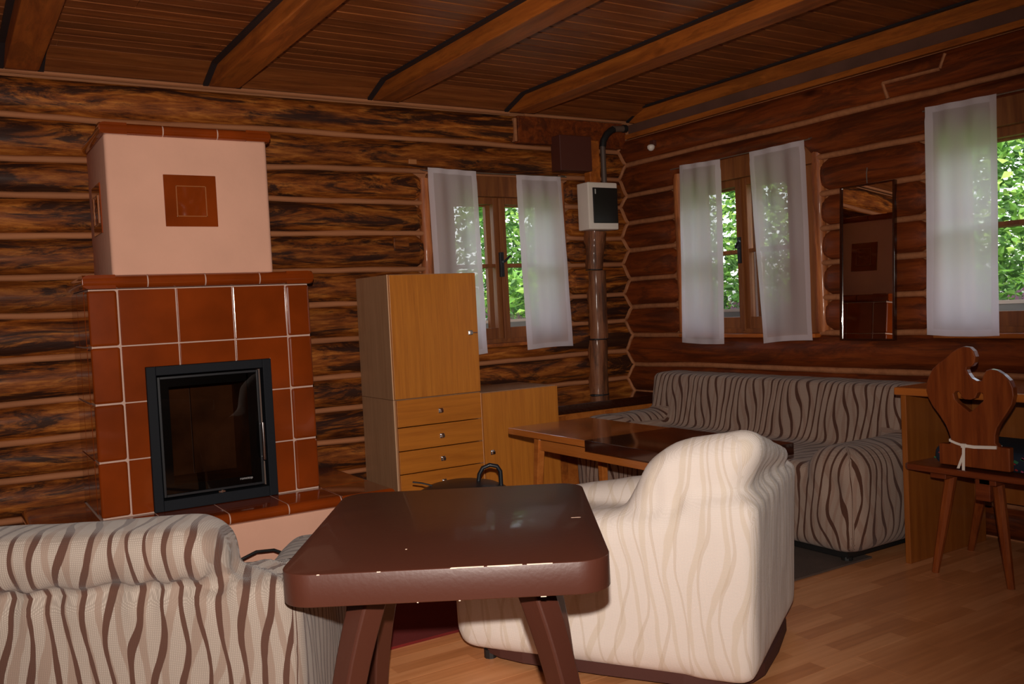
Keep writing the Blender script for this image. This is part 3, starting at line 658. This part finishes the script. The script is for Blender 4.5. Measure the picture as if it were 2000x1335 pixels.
# ------------------------------------------------------------------ corner bench, log post, fuse box, pipes
bn = thing('corner_bench', 'corner bench with a dark glossy top along the back wall, left of the sofa', 'bench', (-.5, -.25, 0))
MB().box(-1.0, -.415, .515, -.062, -.062, .572).build('bench_top', gloss_dark, bn, bevel=.005)
MB().box(-.99, -.375, .0, -.08, -.355, .513).build('front_panel', orange_m, bn)
for x in (-.90, -.52, -.14): MB().box(x-.03, -.385, .0, x+.03, -.375, .50).build('batten', beam_m, bn, bevel=.002)
lp = thing('corner_log_post', 'slim half-log post in three segments under the white fuse box', 'post', (-.33, -.09, .575))
for (z0, z1, xa, xb, ra, rb_, mt) in ((1.428, 1.684, -.345, -.322, .060, .082, bark_m), (.955, 1.420, -.333, -.328, .070, .068, bark_m), (.576, .947, -.352, -.342, .072, .070, bark_m)):
    pts = []; rs = []
    for k in range(14):
        t = k/13; pts.append((xa+(xb-xa)*t+.004*nz(t*3, z0), -.055, z0+(z1-z0)*t)); rs.append((ra+(rb_-ra)*t)*(1+.06*nz(t*5, z0*3)))
    MB().tube(pts, rs, 16).build('log_segment', wood('peeled_log_%d' % (z0*100), (.40, .17, .07), (.26, .085, .03), (.10, .03, .012), 2, 12, .6, .5, .55, .1, 1.2, .15), lp, smooth=True)
    MB().tube([(xa, -.055, z0-.004), (xa, -.055, z0+.001)], ra*1.04, 16).build('dark_ring', tar_m, lp)
fb = thing('fuse_box', 'white wall fuse box with smoked window in the log corner', 'fuse box', (-.35, -.13, 1.69))
mb = MB(); mb.box(-.473, -.20, 1.690, -.224, -.075, 2.005); mb.build('housing', white_pl, fb, bevel=.008)
mb = MB(); mb.box(-.437, -.209, 1.732, -.232, -.199, 1.968); mb.build('smoked_cover', smoke_pl, fb, bevel=.004)
mb = MB(); mb.box(-.424, -.211, 1.925, -.416, -.2085, 1.957); lab(mb.build('label_strip', plain('pale_label', (.5, .5, .48), .5), fb), 'small pale label')
jb = MB(); jb.box(-.66, -.165, 2.082, -.40, -.06, 2.312); tag(jb.build('junction_cover', brownbox_m, bevel=.004), 'plain dark reddish-brown square box cover high beside the corner', 'box')
mb = MB(); mb.box(-.385, -.115, 2.005, -.295, -.05, 2.30); tag(mb.build('cover_board', beam_m, bevel=.006), 'short upright brown board above the white fuse box', 'board')
pp = thing('cable_conduit', 'grey-brown conduit with a black elbow rising above the fuse box to the ceiling corner', 'pipe', (-.25, -.11, 2.005))
MB().tube([(-.262, -.11, 2.005), (-.262, -.11, 2.27)], .019, 12).build('conduit', plain('taupe_pipe', (.10, .065, .05), .5), pp, smooth=True)
MB().tube([(-.262, -.11, 2.26), (-.255, -.11, 2.30), (-.225, -.11, 2.345), (-.185, -.11, 2.375), (-.16, -.11, 2.385)], .024, 12).build('elbow', gum_m, pp, smooth=True)
MB().tube([(-.17, -.11, 2.387), (-.07, -.11, 2.395)], .022, 12).build('cross_pipe', plain('taupe_pipe2', (.12, .075, .055), .5), pp, smooth=True)
MB().tube([(-.078, -.11, 2.394), (-.05, -.11, 2.397)], .027, 12).build('end_ring', gum_m, pp, smooth=True)
pr = thing('motion_sensor', 'small round white sensor on the right log wall under the ceiling', 'sensor', (-.06, -.409, 2.2))
MB().box(-.085, -.43, 2.225, -.03, -.388, 2.262).build('mount', brownbox_m, pr, bevel=.004)
MB().lathe((-.092, -.409, 2.217), [(.0, -.027), (.014, -.023), (.024, -.010), (.026, .004), (.018, .014), (0, .018)], 16).build('lens', white_pl, pr, smooth=True)

# mirror on the right wall
mr = thing('wall_mirror', 'tall narrow mirror hanging between the two right-hand windows', 'mirror', (-.07, -2.03, .94))
mn = Vector((-.998, -.034, .055)).normalized(); mu = Vector((0, 0, 1)); mu = (mu-mn*mu.dot(mn)).normalized(); mw = mu.cross(mn).normalized(); mc = Vector((-.088, -2.035, 1.343))
def TM(a, d, c): p = mc+mw*a-mn*d+mu*c; return (p.x, p.y, p.z)
MB(TM).box(-.152, 0, -.398, .152, .012, .398).build('mirror_glass', mirror_m, mr)
mb = MB(TM)
for q in ((-.160, -.404, -.148, .404), (.148, -.404, .160, .404), (-.148, -.404, .148, -.396), (-.148, .396, .148, .404)): mb.box(q[0], -.008, q[1], q[2], .016, q[3])
mb.build('mirror_frame', gloss_dark, mr, bevel=.002)
MB().tube([(-.06, -2.03, 1.75), (-.062, -2.03, 1.80), (-.062, -2.035, 1.83)], .003, 6).build('hanging_cord', wire_m, mr)

# ------------------------------------------------------------------ slip-covered seating
def rbox(bm, x0, x1, y0, y1, z0, z1, r, fn=None, seg=5):
    vs = bmesh.ops.create_cube(bm, size=1)['verts']
    for v in vs: v.co = Vector((x0+(v.co.x+.5)*(x1-x0), y0+(v.co.y+.5)*(y1-y0), z0+(v.co.z+.5)*(z1-z0)))
    es = {e for v in vs for e in v.link_edges}
    res = bmesh.ops.bevel(bm, geom=list(es), offset=r, segments=seg, profile=.5, affect='EDGES', clamp_overlap=True)
    allv = {v for f in res['faces'] for v in f.verts} | {v for v in vs if v.is_valid}
    if fn:
        for v in allv: v.co = fn(v.co)
def soft(name, pieces, mat, parent, st, voxel=.016, iters=9, wr=.004, post=None):
    bm = bmesh.new()
    for p in pieces: rbox(bm, *p)
    me = bpy.data.meshes.new('tmp'); bm.to_mesh(me); bm.free()
    o = bpy.data.objects.new('tmp', me); COL.objects.link(o)
    a = o.modifiers.new('r', 'REMESH'); a.mode = 'VOXEL'; a.voxel_size = voxel; a.use_smooth_shade = True
    b = o.modifiers.new('s', 'SMOOTH'); b.factor = .6; b.iterations = iters
    dg = bpy.context.evaluated_depsgraph_get(); dg.update(); me2 = bpy.data.meshes.new_from_object(o.evaluated_get(dg)); bpy.data.objects.remove(o)
    nrm = [v.normal.copy() for v in me2.vertices]
    for v, n_ in zip(me2.vertices, nrm):
        c = v.co; f = 1 if c.z > .08 else 0
        w = nz(c.x*7, c.y*7, c.z*5)*wr + nz(c.x*19+5, c.y*19, c.z*9)*wr*.35
        if post: c2 = post(c, n_)
        else: c2 = Vector((0, 0, 0))
        v.co = c + n_*w*f + c2
    me2.materials.clear(); me2.materials.append(mat)
    uv = me2.uv_layers.new(name='st'); cache = {}
    for lp_ in me2.loops:
        i = lp_.vertex_index
        if i not in cache: cache[i] = st(me2.vertices[i].co)
        uv.data[lp_.index].uv = cache[i]
    for p in me2.polygons: p.use_smooth = True
    me2.name = name
    return link(name, me2, parent, True)
def perim(hx, hy, cx=0, cy=0):
    def st(c):
        x, y = c.x-cx, c.y-cy
        d = {'r': hx-x, 'l': hx+x, 'f': hy-y, 'b': hy+y}
        k = min(d, key=d.get); di = max(0, d[k])
        u = {'b': x, 'r': hx+(y+hy), 'f': 2*hx+2*hy+(hx-x)-hx+hx, 'l': -hx-(y+hy)}[k]
        return (u, c.z-di)
    return st
def armchair(name, label, loc, rz, mat, W_=.76, D_=.88, inset=.08, ztop=.76, thick=.33, slump=0, fall=0, rise=.03, z0=.565, armz=.52, farin=None, back=0, rl=.36, fold=.007):
    farin = farin or inset
    root = thing(name, label, 'armchair', loc, rz)
    hx, hy = W_/2, D_/2
    def lean(c): return Vector((c.x, c.y-.10*max(0, c.z-.35)+.02, c.z))
    def arm(c): return Vector((c.x, c.y, c.z+(rise*smoothstep(((-hy+.28+rl)-c.y)/rl) if c.z > .3 else 0)))
    def lean2(c):
        t = max(0, (c.z-.56)/(ztop-.56)); k = slump*max(0, c.x+.10)**1.3+fall*max(0, c.y+hy-.14)
        return Vector((c.x, c.y+back-.45*(c.z-.58), c.z-k*t))
    pcs = [(-hx+.03, hx-.03, -hy+.03, hy-.01, .05, .40, .05, None),
           (-hx, -hx+.19, -hy+.04, hy, .045, armz, .075, arm), (hx-.19, hx, -hy+.04, hy, .045, armz, .075, arm),
           (-hx+.005, hx-.005, -hy+.01, -hy+.24, .045, .608, .05, lean),
           (-hx+inset, hx-farin, -hy+.015, -hy+thick, z0, ztop, .095, lean2), (-hx+.17, hx-.17, -hy+.2, hy+.01, .30, .44, .06, None)]
    def gather(c, n_):
        # folds drawn together where the cushion meets the shell
        f = math.exp(-((c.z-.60)/.07)**2)*(1 if c.y < -hy+.35 else 0)
        q = Vector((0, 0, 0))
        if not back and c.y < -hy+.12 and abs(c.x) < hx-inset: q = n_*(-.022*math.exp(-((c.z-.604)/.016)**2))
        return q + n_*(fold*f*math.sin(c.x*70+c.y*70+3*nz(c.x*5, c.y*5)))
    soft('slipcover', pcs, mat, root, perim(hx, hy), iters=5, post=gather)
    t = MB(); 
    pl = []
    for k in range(24):
        a = 2*PI*k/24; q = 4.5
        pl.append(((hx-.03)*math.copysign(abs(math.cos(a))**(2/q), math.cos(a)), (hy-.03)*math.copysign(abs(math.sin(a))**(2/q), math.sin(a))))
    t.prism(pl, .022, .06, 'xy'); lab(t.build('base_trim', plain('dark_red_brown_edge', (.07, .02, .014), .7), root, local=True), 'dark red-brown bottom edge')
    for sx in (-1, 1):
        for sy in (-1, 1): MB().tube([(sx*(hx-.1), sy*(hy-.1), 0), (sx*(hx-.1), sy*(hy-.1), .03)], .022, 10).build('foot', gum_m, root, local=True)
    return root
def yawof(g): return math.atan2(-g[0], g[1])
armchair('cream_armchair', 'cream armchair with faint wavy stripes, right of the brown table', (-2.144, -2.549, 0), yawof((-.53, .848)), cream_f, .80, 1.05, .04, .80, .38, .62, .22, .14, .46, .46, .13, .05, .5, .0025)
armchair('striped_armchair', 'beige armchair with bold brown wavy stripes, left of the brown table', (-3.735, -2.43, 0), yawof((.47, .882)), beige_f, .98, .88, .17, .745, .30)

sofa = thing('sofa', 'long sofa under a taupe cover with dark wavy stripes, against the right wall', 'sofa', (-.5, -1.5, 0))
def sl(c): return Vector((c.x-.09*max(0, .74-c.z), c.y, c.z))
ox, oy = -.5, -1.5
def Lc(x0, x1, y0, y1, z0, z1, r, fn=None): return (x0-ox, x1-ox, y0-oy, y1-oy, z0, z1, r, fn)
pcs = [Lc(-.91, -.12, -2.50, -.50, .05, .38, .06), Lc(-.90, -.32, -2.26, -.78, .3, .43, .05),
       Lc(-.92, -.14, -2.545, -2.25, .045, .515, .11), Lc(-.92, -.14, -.80, -.50, .045, .515, .11),
       Lc(-.34, -.10, -2.42, -.60, .05, .742, .035, lambda c: Vector((c.x-.12*max(0, .72-c.z), c.y, c.z)))]
def st_sofa(c):
    x, y = c.x, c.y
    if y < -.78: # right end: run the stripes round the rounded arm
        d_side = y+1.045; d_front = x+.42
        if d_front > d_side+.0 and c.z < .53: return (-.9-(x+.42)-.13, c.z-max(0, d_side)*.8)
    if y > .72 and c.z < .53:
        if x+.42 > 1.0-y: return (.9+(x+.42)+.13, c.z)
    return (y, c.z-max(0, x+.42)*.8)
soft('slipcover', pcs, sofa_f, sofa, st_sofa, .017, 6, .004, lambda c, n_: n_*(-.03*math.exp(-(((c.y+.93)/.05)**2+((c.z-.34)/.07)**2+((c.x+.40)/.12)**2))))
MB().box(-.84, -2.44, .02, -.16, -.58, .05).build('base_board', gum_m, sofa)
for x in (-.82, -.2):
    for y in (-2.42, -.6): MB().tube([(x, y, 0), (x, y, .025)], .025, 10).build('foot', gum_m, sofa)

# ------------------------------------------------------------------ two-tone coffee table in front of the sofa
ct = thing('coffee_table', 'long orange wood coffee table with a dark glossy leaf, in front of the sofa', 'coffee table', (-1.46, -1.78, 0))
MB().box(-1.716, -1.722, .548, -1.20, -1.06, .580).build('orange_leaf', orange_m, ct, bevel=.003)
MB().box(-1.722, -2.47, .532, -1.195, -1.724, .582).build('dark_leaf', black_gloss, ct, bevel=.003)
for q in ((-1.66, -2.40, -1.635, -1.24), (-1.275, -2.40, -1.25, -1.24)): MB().box(q[0], q[1], .478, q[2], q[3], .531).build('apron_rail', orange_m, ct, bevel=.002)
for y in (-2.38, -1.26): MB().box(-1.635, y-.012, .478, -1.275, y+.012, .531).build('apron_rail', orange_m, ct, bevel=.002)
for x, dx in ((-1.648, -.03), (-1.262, .03)):
    for y, dy in ((-1.25, .03), (-2.20, -.01)):
        w = .021; mb = MB(); mb.add([(x-w, y-w, .545), (x+w, y-w, .545), (x+w, y+w, .545), (x-w, y+w, .545)]+[(x+dx+a*.014, y+dy+b*.014, 0) for a, b in ((-1, -1), (1, -1), (1, 1), (-1, 1))], [(0, 1, 2, 3), (7, 6, 5, 4)]+[(i, i+4, (i+1) % 4+4, (i+1) % 4) for i in range(4)])
        mb.build('leg', orange_m, ct, bevel=.003)

# ------------------------------------------------------------------ brown painted side table in front
bt = thing('brown_table', 'dark brown painted table with thick rounded top in the foreground', 'table', (-3.052, -2.948, 0), math.radians(-32.0))
def rrect(hx, hy, r, n=8):
    out = []
    for (cx, cy, a0) in ((hx-r, hy-r, 0), (-hx+r, hy-r, PI/2), (-hx+r, -hy+r, PI), (hx-r, -hy+r, 1.5*PI)):
        for k in range(n+1): a = a0+PI/2*k/n; out.append((cx+r*math.cos(a), cy+r*math.sin(a)))
    return out
THX, THY = .362, .432
mb = MB(); mb.prism(rrect(THX, THY, .075), .578, .650, 'xy'); top = mb.build('tabletop', browntab_m, bt, smooth=True, bevel=.0025, local=True)
ch = MB()
for (a, b, w, z) in ((.02, 0, .014, .649), (.05, 0, .07, .6498), (.13, 0, .075, .6498), (.205, 0, .055, .6496), (-.14, 0, .008, .649), (.21, 0, .012, .5785), (.03, 0, .004, .5785), (-.06, 0, .003, .579), (-.27, 0, .006, .649)):
    ch.box(a-w/2, -THY-.0006, z-.0010, a+w/2, -THY+.002, z+.0006)
ch.box(-.102, -.263, .6498, -.098, -.259, .6506); ch.box(.30, -.03, .6498, .325, -.028, .6504)
cp = lab(ch.build('paint_chip', chip_m, top, local=True), 'bare wood chips in the paint'); cp['kind'] = 'stuff'
for sx in (-1, 1):
    for sy in (-1, 1):
        pts = []; rs = []
        for k in range(11):
            t = k/10; z = .578*(1-t); o_ = .10*(1-(1-t)**2)
            pts.append((sx*(.182+o_), sy*(.245+o_*.6), z)); rs.append(.047-.014*t)
        mb = MB(); mb.tube(pts, rs, 4, ph=0); mb.build('leg', browntab_m, bt, bevel=.006, local=True)
MB().box(-.23, -.30, .555, .23, .30, .578).build('under_frame', browntab_m, bt, local=True)

# ------------------------------------------------------------------ desk, carved chair, cushion
dk = thing('wall_desk', 'orange-brown built-in wooden desk under the right-hand window', 'desk', (-.35, -3.5, 0))
MB().box(-.672, -5.2, .738, -.06, -2.575, .772).build('desk_top', orange_m, dk, bevel=.006)
MB().box(-.655, -2.622, 0, -.075, -2.596, .737).build('side_panel', desk_m, dk, bevel=.003)
MB().box(-.165, -5.15, .215, -.145, -2.624, .736).build('back_panel', desk_m, dk)
MB().box(-.655, -5.17, 0, -.075, -5.145, .737).build('side_panel', desk_m, dk, bevel=.003)
chr_ = thing('carved_chair', 'carved pine farmhouse chair with pierced heart back, pushed up to the desk', 'chair', (-.48, -2.87, 0))
def polyhole(name, outer, holes, x0, x1, mat, parent, bev=.004):
    bm = bmesh.new(); es = []
    for lp_ in [outer]+holes:
        vs = [bm.verts.new((0, a, b)) for a, b in lp_]
        es += [bm.edges.new((vs[i], vs[(i+1) % len(vs)])) for i in range(len(vs))]
    bmesh.ops.triangle_fill(bm, use_beauty=True, use_dissolve=True, edges=es)
    r = bmesh.ops.extrude_face_region(bm, geom=bm.faces[:])
    for v in [g_ for g_ in r['geom'] if isinstance(g_, bmesh.types.BMVert)]: v.co.x = 1
    for v in bm.verts: v.co.x = x0+(x1-x0)*v.co.x
    bmesh.ops.recalc_face_normals(bm, faces=bm.faces)
    ed = [e for e in bm.edges if len(e.link_faces) == 2 and e.calc_face_angle(0) > 1.2]
    bmesh.ops.bevel(bm, geom=ed, offset=bev, segments=2, profile=.5, affect='EDGES', clamp_overlap=True)
    me = bpy.data.meshes.new(name); bm.to_mesh(me); bm.free(); me.materials.append(mat)
    return link(name, me, parent)
OUT = [(-2.827, .569), (-2.82, .593), (-2.806, .626), (-2.78, .664), (-2.749, .702), (-2.732, .733), (-2.723, .765), (-2.726, .796), (-2.737, .826), (-2.755, .857), (-2.782, .88), (-2.815, .903), (-2.841, .926), (-2.868, .943), (-2.893, .951), (-2.918, .949), (-2.935, .934), (-2.943, .911), (-2.939, .887), (-2.926, .872), (-2.906, .867), (-2.904, .857), (-2.91, .843), (-2.924, .824), (-2.944, .814), (-2.966, .815), (-2.972, .835), (-2.984, .856), (-3.004, .863), (-3.028, .859), (-3.055, .843), (-3.078, .821), (-3.09, .794), (-3.093, .761), (-3.085, .728), (-3.065, .695), (-3.041, .66), (-3.023, .63), (-3.015, .601), (-3.014, .57), (-3.026, .556), (-3.071, .555), (-3.071, .46), (-2.774, .46), (-2.774, .546), (-2.824, .548)]
HOLE = [(-2.846, .757), (-2.854, .767), (-2.868, .767), (-2.876, .756), (-2.874, .744), (-2.892, .736), (-2.917, .736), (-2.937, .743), (-2.942, .753), (-2.947, .764), (-2.957, .768), (-2.969, .764), (-2.97, .735), (-2.946, .714), (-2.925, .694), (-2.911, .686), (-2.891, .701), (-2.866, .719), (-2.851, .735)]
KF = (4.1605-.714)/(4.1605-.662)
def cs_(y, z): return (-5.0321+(y+5.0321)*KF, 1.2+(z-1.2)*KF)
OUT = [cs_(*p) for p in OUT]; HOLE = [cs_(*p) for p in HOLE]
bk = polyhole('backrest', OUT, [HOLE], -.714, -.684, chair_m, chr_)
mb = MB(); mb.prism([(-.735, -2.67), (-.715, -2.65), (-.30, -2.68), (-.27, -2.71), (-.27, -3.10), (-.30, -3.13), (-.715, -3.20), (-.735, -3.18)], .432, .458, 'xy'); mb.build('seat', chairh_m, chr_, bevel=.007)
for y in (-2.79, -3.0): MB().box(-.70, y-.035, .405, -.30, y+.035, .432).build('cleat', chairh_m, chr_, bevel=.003)
MB().box(-.70, -3.01, .34, -.68, -2.95, .432).build('tenon', chairh_m, chr_, bevel=.002)
for (xa, ya, xb, yb) in ((-.62, -2.80, -.685, -2.755), (-.62, -2.995, -.672, -3.068), (-.36, -2.80, -.275, -2.665), (-.36, -2.985, -.27, -3.07)):
    MB().tube([(xa, ya, .415), ((xa*.6+xb*.4), (ya*.6+yb*.4), .25), (xb, yb, 0)], [.024, .022, .0145], 8).build('leg', chair_m, chr_)
# cushion tied to the chair
cs = thing('seat_cushion', 'dark navy patterned cushion tied onto the carved chair with white tape', 'cushion', (-.45, -2.93, .459))
def cush(u, v):
    a = (u*2-1); b = v
    return None
bm = bmesh.new(); rbox(bm, -.675, -.29, -3.17, -2.75, .459, .540, .035); me = bpy.data.meshes.new('cushion_pad'); bm.to_mesh(me); bm.free(); me.materials.append(navy_m)
for p in me.polygons: p.use_smooth = True
link('cushion_pad', me, cs)
mb = MB()
for k in range(46):
    y = -3.14+R.random()*.39; z = .466+R.random()*.05; s = .006+.011*R.random()
    mb.add([(-.6765, y, z), (-.6765, y+s, z+s*.3), (-.6765, y+s*.6, z+s), (-.6765, y-s*.4, z+s*.5)], [(0, 1, 2, 3)], k % 4)
tg = mb.build('printed_motif', [plain('red_print', (.3, .02, .02), .9), plain('orange_print', (.6, .2, .03), .9), plain('green_print', (.03, .16, .07), .9), plain('pink_print', (.4, .06, .14), .9)], cs); tg['kind'] = 'stuff'
mb = MB()
def rib(pts, w):
    vs = []; pts = [(x-.052,)+cs_(y, z) for x, y, z in pts]
    for (x, y, z) in pts: vs += [(x, y, z-w/2), (x, y, z+w/2), (x-.0015, y, z+w/2), (x-.0015, y, z-w/2)]
    fs = []
    for i in range(len(pts)-1):
        for j in range(4): fs.append((i*4+j, i*4+(j+1) % 4, (i+1)*4+(j+1) % 4, (i+1)*4+j))
    fs += [(0, 1, 2, 3), tuple((len(pts)-1)*4+j for j in (3, 2, 1, 0))]
    mb.add(vs, fs)
rib([(-.63, -2.818, .566), (-.664, -2.822, .564), (-.665, -2.85, .555), (-.668, -2.885, .548)], .010); rib([(-.668, -2.885, .548), (-.665, -2.93, .546), (-.665, -2.98, .550), (-.665, -3.02, .553), (-.63, -3.024, .552)], .0125)
def tail(p, q, w):
    p = cs_(*p); q = cs_(*q)
    mb.add([(-.668-.052, p[0]-w/2, p[1]), (-.668-.052, p[0]+w/2, p[1]), (-.670-.052, q[0]+w/2, q[1]), (-.670-.052, q[0]-w/2, q[1]), (-.6695-.052, p[0]-w/2, p[1]), (-.6695-.052, p[0]+w/2, p[1]), (-.6715-.052, q[0]+w/2, q[1]), (-.6715-.052, q[0]-w/2, q[1])], [(0, 1, 2, 3), (7, 6, 5, 4), (0, 3, 7, 4), (1, 5, 6, 2), (0, 4, 5, 1), (3, 2, 6, 7)])
tail((-2.887, .55), (-2.884, .435), .012); tail((-2.884, .51), (-2.862, .452), .011)
q1 = cs_(-2.894, .539); q2 = cs_(-2.878, .556); mb.box(-.725, q1[0], q1[1], -.714, q2[0], q2[1])
lab(mb.build('tie_tape', white_rib, cs), 'white cotton tape tied in a knot')

# ------------------------------------------------------------------ pan, cable, mats
pan = thing('iron_pan', 'black iron pan with a raised loop handle just behind the brown table', 'pan', (-2.02, -1.17, 0))
PC = (-2.05, -1.16, .02)
MB().lathe(PC, [(0, .345), (.10, .342), (.17, .325), (.215, .302), (.222, .296), (.21, .27), (.17, .235), (0, .225)], 40).build('pan_body', iron_m, pan, smooth=True)
rv = Vector((.847, -.532, 0)); b0 = Vector((PC[0], PC[1], .02))
lpts = [b0+rv*.075+Vector((0, 0, .335)), b0+rv*.082+Vector((0, 0, .375)), b0+rv*.10+Vector((0, 0, .405)), b0+rv*.135+Vector((0, 0, .418)), b0+rv*.17+Vector((0, 0, .410)), b0+rv*.185+Vector((0, 0, .385)), b0+rv*.186+Vector((0, 0, .31))]
MB().tube(lpts, .0105, 10).build('loop_handle', iron_m, pan, smooth=True)
MB().tube([b0-rv*.15+Vector((0, 0, .33)), b0-rv*.20+Vector((0, 0, .345)), b0-rv*.245+Vector((0, 0, .352))], .004, 6).build('side_rod', iron_m, pan)
for a in (0.3, 2.4, 4.5): MB().tube([(PC[0]+.12*math.cos(a), PC[1]+.12*math.sin(a), .24), (PC[0]+.15*math.cos(a), PC[1]+.15*math.sin(a), 0)], .009, 8).build('leg', iron_m, pan)
mb = MB(); mb.tube([(-3.17, -1.12, 0.006), (-3.175, -1.10, .10), (-3.13, -1.09, .165), (-3.05, -1.08, .187), (-2.97, -1.07, .178), (-2.90, -1.07, .14), (-2.85, -1.07, .07), (-2.83, -1.09, .006)], .007, 8)
tag(mb.build('black_cable', gum_m, smooth=True), 'black cable looping up in front of the pink plaster hearth', 'cable')
mb = MB(); mb.box(-3.75, -2.068, .001, -2.2, -.95, .011); tag(mb.build('red_rug', rug_red), 'dark red rug on the floor between brown table and hearth', 'rug')
mb = MB(); mb.box(-1.95, -2.46, .001, -.70, -1.0, .009); tag(mb.build('brown_rug', rug_brown), 'thin brown mat under the coffee table and sofa front', 'rug')

# ------------------------------------------------------------------ outside
gr = MB(); gr.box(-14, -14, -.62, 16, 16, -.5); g_ = gr.build('ground', grass_m); g_['kind'] = 'structure'
def planter(T, s, label, lab2, sd):
    rr = random.Random(sd)
    o = MB(T); o.box(s-.30, .20, .975, s+.30, .33, 1.105); pb = o.build('window_box', pot_m, bevel=.008); tag(pb, label, 'planter')
    q = MB(T); q.box(s-.31, .195, 1.10, s+.31, .21, 1.118); q.build('rim', white_pl, pb)
    f = MB(T)
    for k in range(420):
        a = s+rr.uniform(-.27, .27); d = rr.uniform(.21, .32); z = 1.10+abs(rr.gauss(0, .045))*(1.6 if abs(a-s-.05) < .09 else .6); w = .007
        f.add([(a-w, d, z), (a+w, d+w, z+w*.4), (a, d+w, z+2*w)], [(0, 1, 2)], k % 2)
    p = f.build('heather', [heather_m, plain('grey_green_%d' % sd, (.28, .30, .22), .9)]); tag(p, lab2, 'plant', kind='stuff')
planter(TA, -1.02, 'grey window box outside the window beside the tall cupboard', 'small pinkish heather plants in the window box beside the tall cupboard', 1)
planter(TB, 1.0, 'grey window box outside the window left of the mirror', 'pinkish heather plants in the window box left of the mirror', 2)
planter(TB, 2.85, 'grey window box outside the window at the right edge', 'pinkish heather plants in the window box at the right edge', 3)
def crown_mesh(seed, n, rx, ry, rz, ls):
    rr = random.Random(seed); vs = []; fs = []; mi = []
    blobs = [(Vector((rr.uniform(-.6, .6)*rx, rr.uniform(-.6, .6)*ry, rr.uniform(-.75, .75)*rz)), rr.uniform(.25, .5)) for _ in range(26)]
    for i in range(n):
        c, rad = rr.choice(blobs); d = Vector((rr.gauss(0, 1), rr.gauss(0, 1), rr.gauss(0, 1))).normalized()*rad*(rr.random()**.33)
        p = c+Vector((d.x*rx, d.y*ry, d.z*rz)); a = Vector((rr.gauss(0, 1), rr.gauss(0, 1), rr.gauss(0, .5))).normalized(); b = a.cross(Vector((rr.gauss(0, 1), rr.gauss(0, 1), rr.gauss(0, 1)))).normalized()
        s = ls*rr.uniform(.6, 1.3); k = len(vs); nrm = a.cross(b)*s*.15
        vs += [tuple(p), tuple(p+a*s*.5+b*s*.28+nrm), tuple(p+a*s), tuple(p+a*s*.5-b*s*.28+nrm)]; fs.append((k, k+1, k+2, k+3))
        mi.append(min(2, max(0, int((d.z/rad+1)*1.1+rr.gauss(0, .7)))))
    me = bpy.data.meshes.new('crown'); me.from_pydata(vs, [], fs)
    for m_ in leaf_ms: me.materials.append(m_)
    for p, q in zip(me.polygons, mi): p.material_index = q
    return me
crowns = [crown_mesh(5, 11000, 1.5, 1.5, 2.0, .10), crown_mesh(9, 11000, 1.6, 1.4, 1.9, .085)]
trees = [(1.5, 3.4, 1.5, 'nearest leafy tree seen through the window beside the tall cupboard'), (3.0, 5.6, 1.8, 'farther leafy tree to the left behind the window beside the tall cupboard'), (3.6, 3.0, 1.2, 'leafy tree to the right outside the window beside the tall cupboard'),
         (3.6, .7, 1.4, 'leafy tree outside the window left of the mirror'), (5.6, 1.8, 1.9, 'farther leafy tree behind the window left of the mirror'), (3.6, -1.35, 1.3, 'leafy tree standing opposite the mirror outside the right wall'), (6.3, -.9, 1.8, 'farther leafy tree outside, seen past the right-hand curtain'), (-1.6, 4.6, 1.6, 'leafy tree outside behind the fireplace wall')]
for i, (x, y, z, lb) in enumerate(trees):
    t = thing('tree', lb, 'tree', (x, y, -.5), R.random()*6)
    MB().tube([(0, 0, 0), (.05, .03, z*.6), (0, .06, z+1.2)], [.13, .10, .05], 8).build('trunk', trunk_m, t, local=True)
    c = bpy.data.objects.new('crown', crowns[i % 2]); COL.objects.link(c); c.parent = t; c.location = (0, 0, z+.45); c.rotation_euler = (0, 0, i*1.3); c['kind'] = 'stuff'
    t['group'] = 'leafy trees outside the windows'
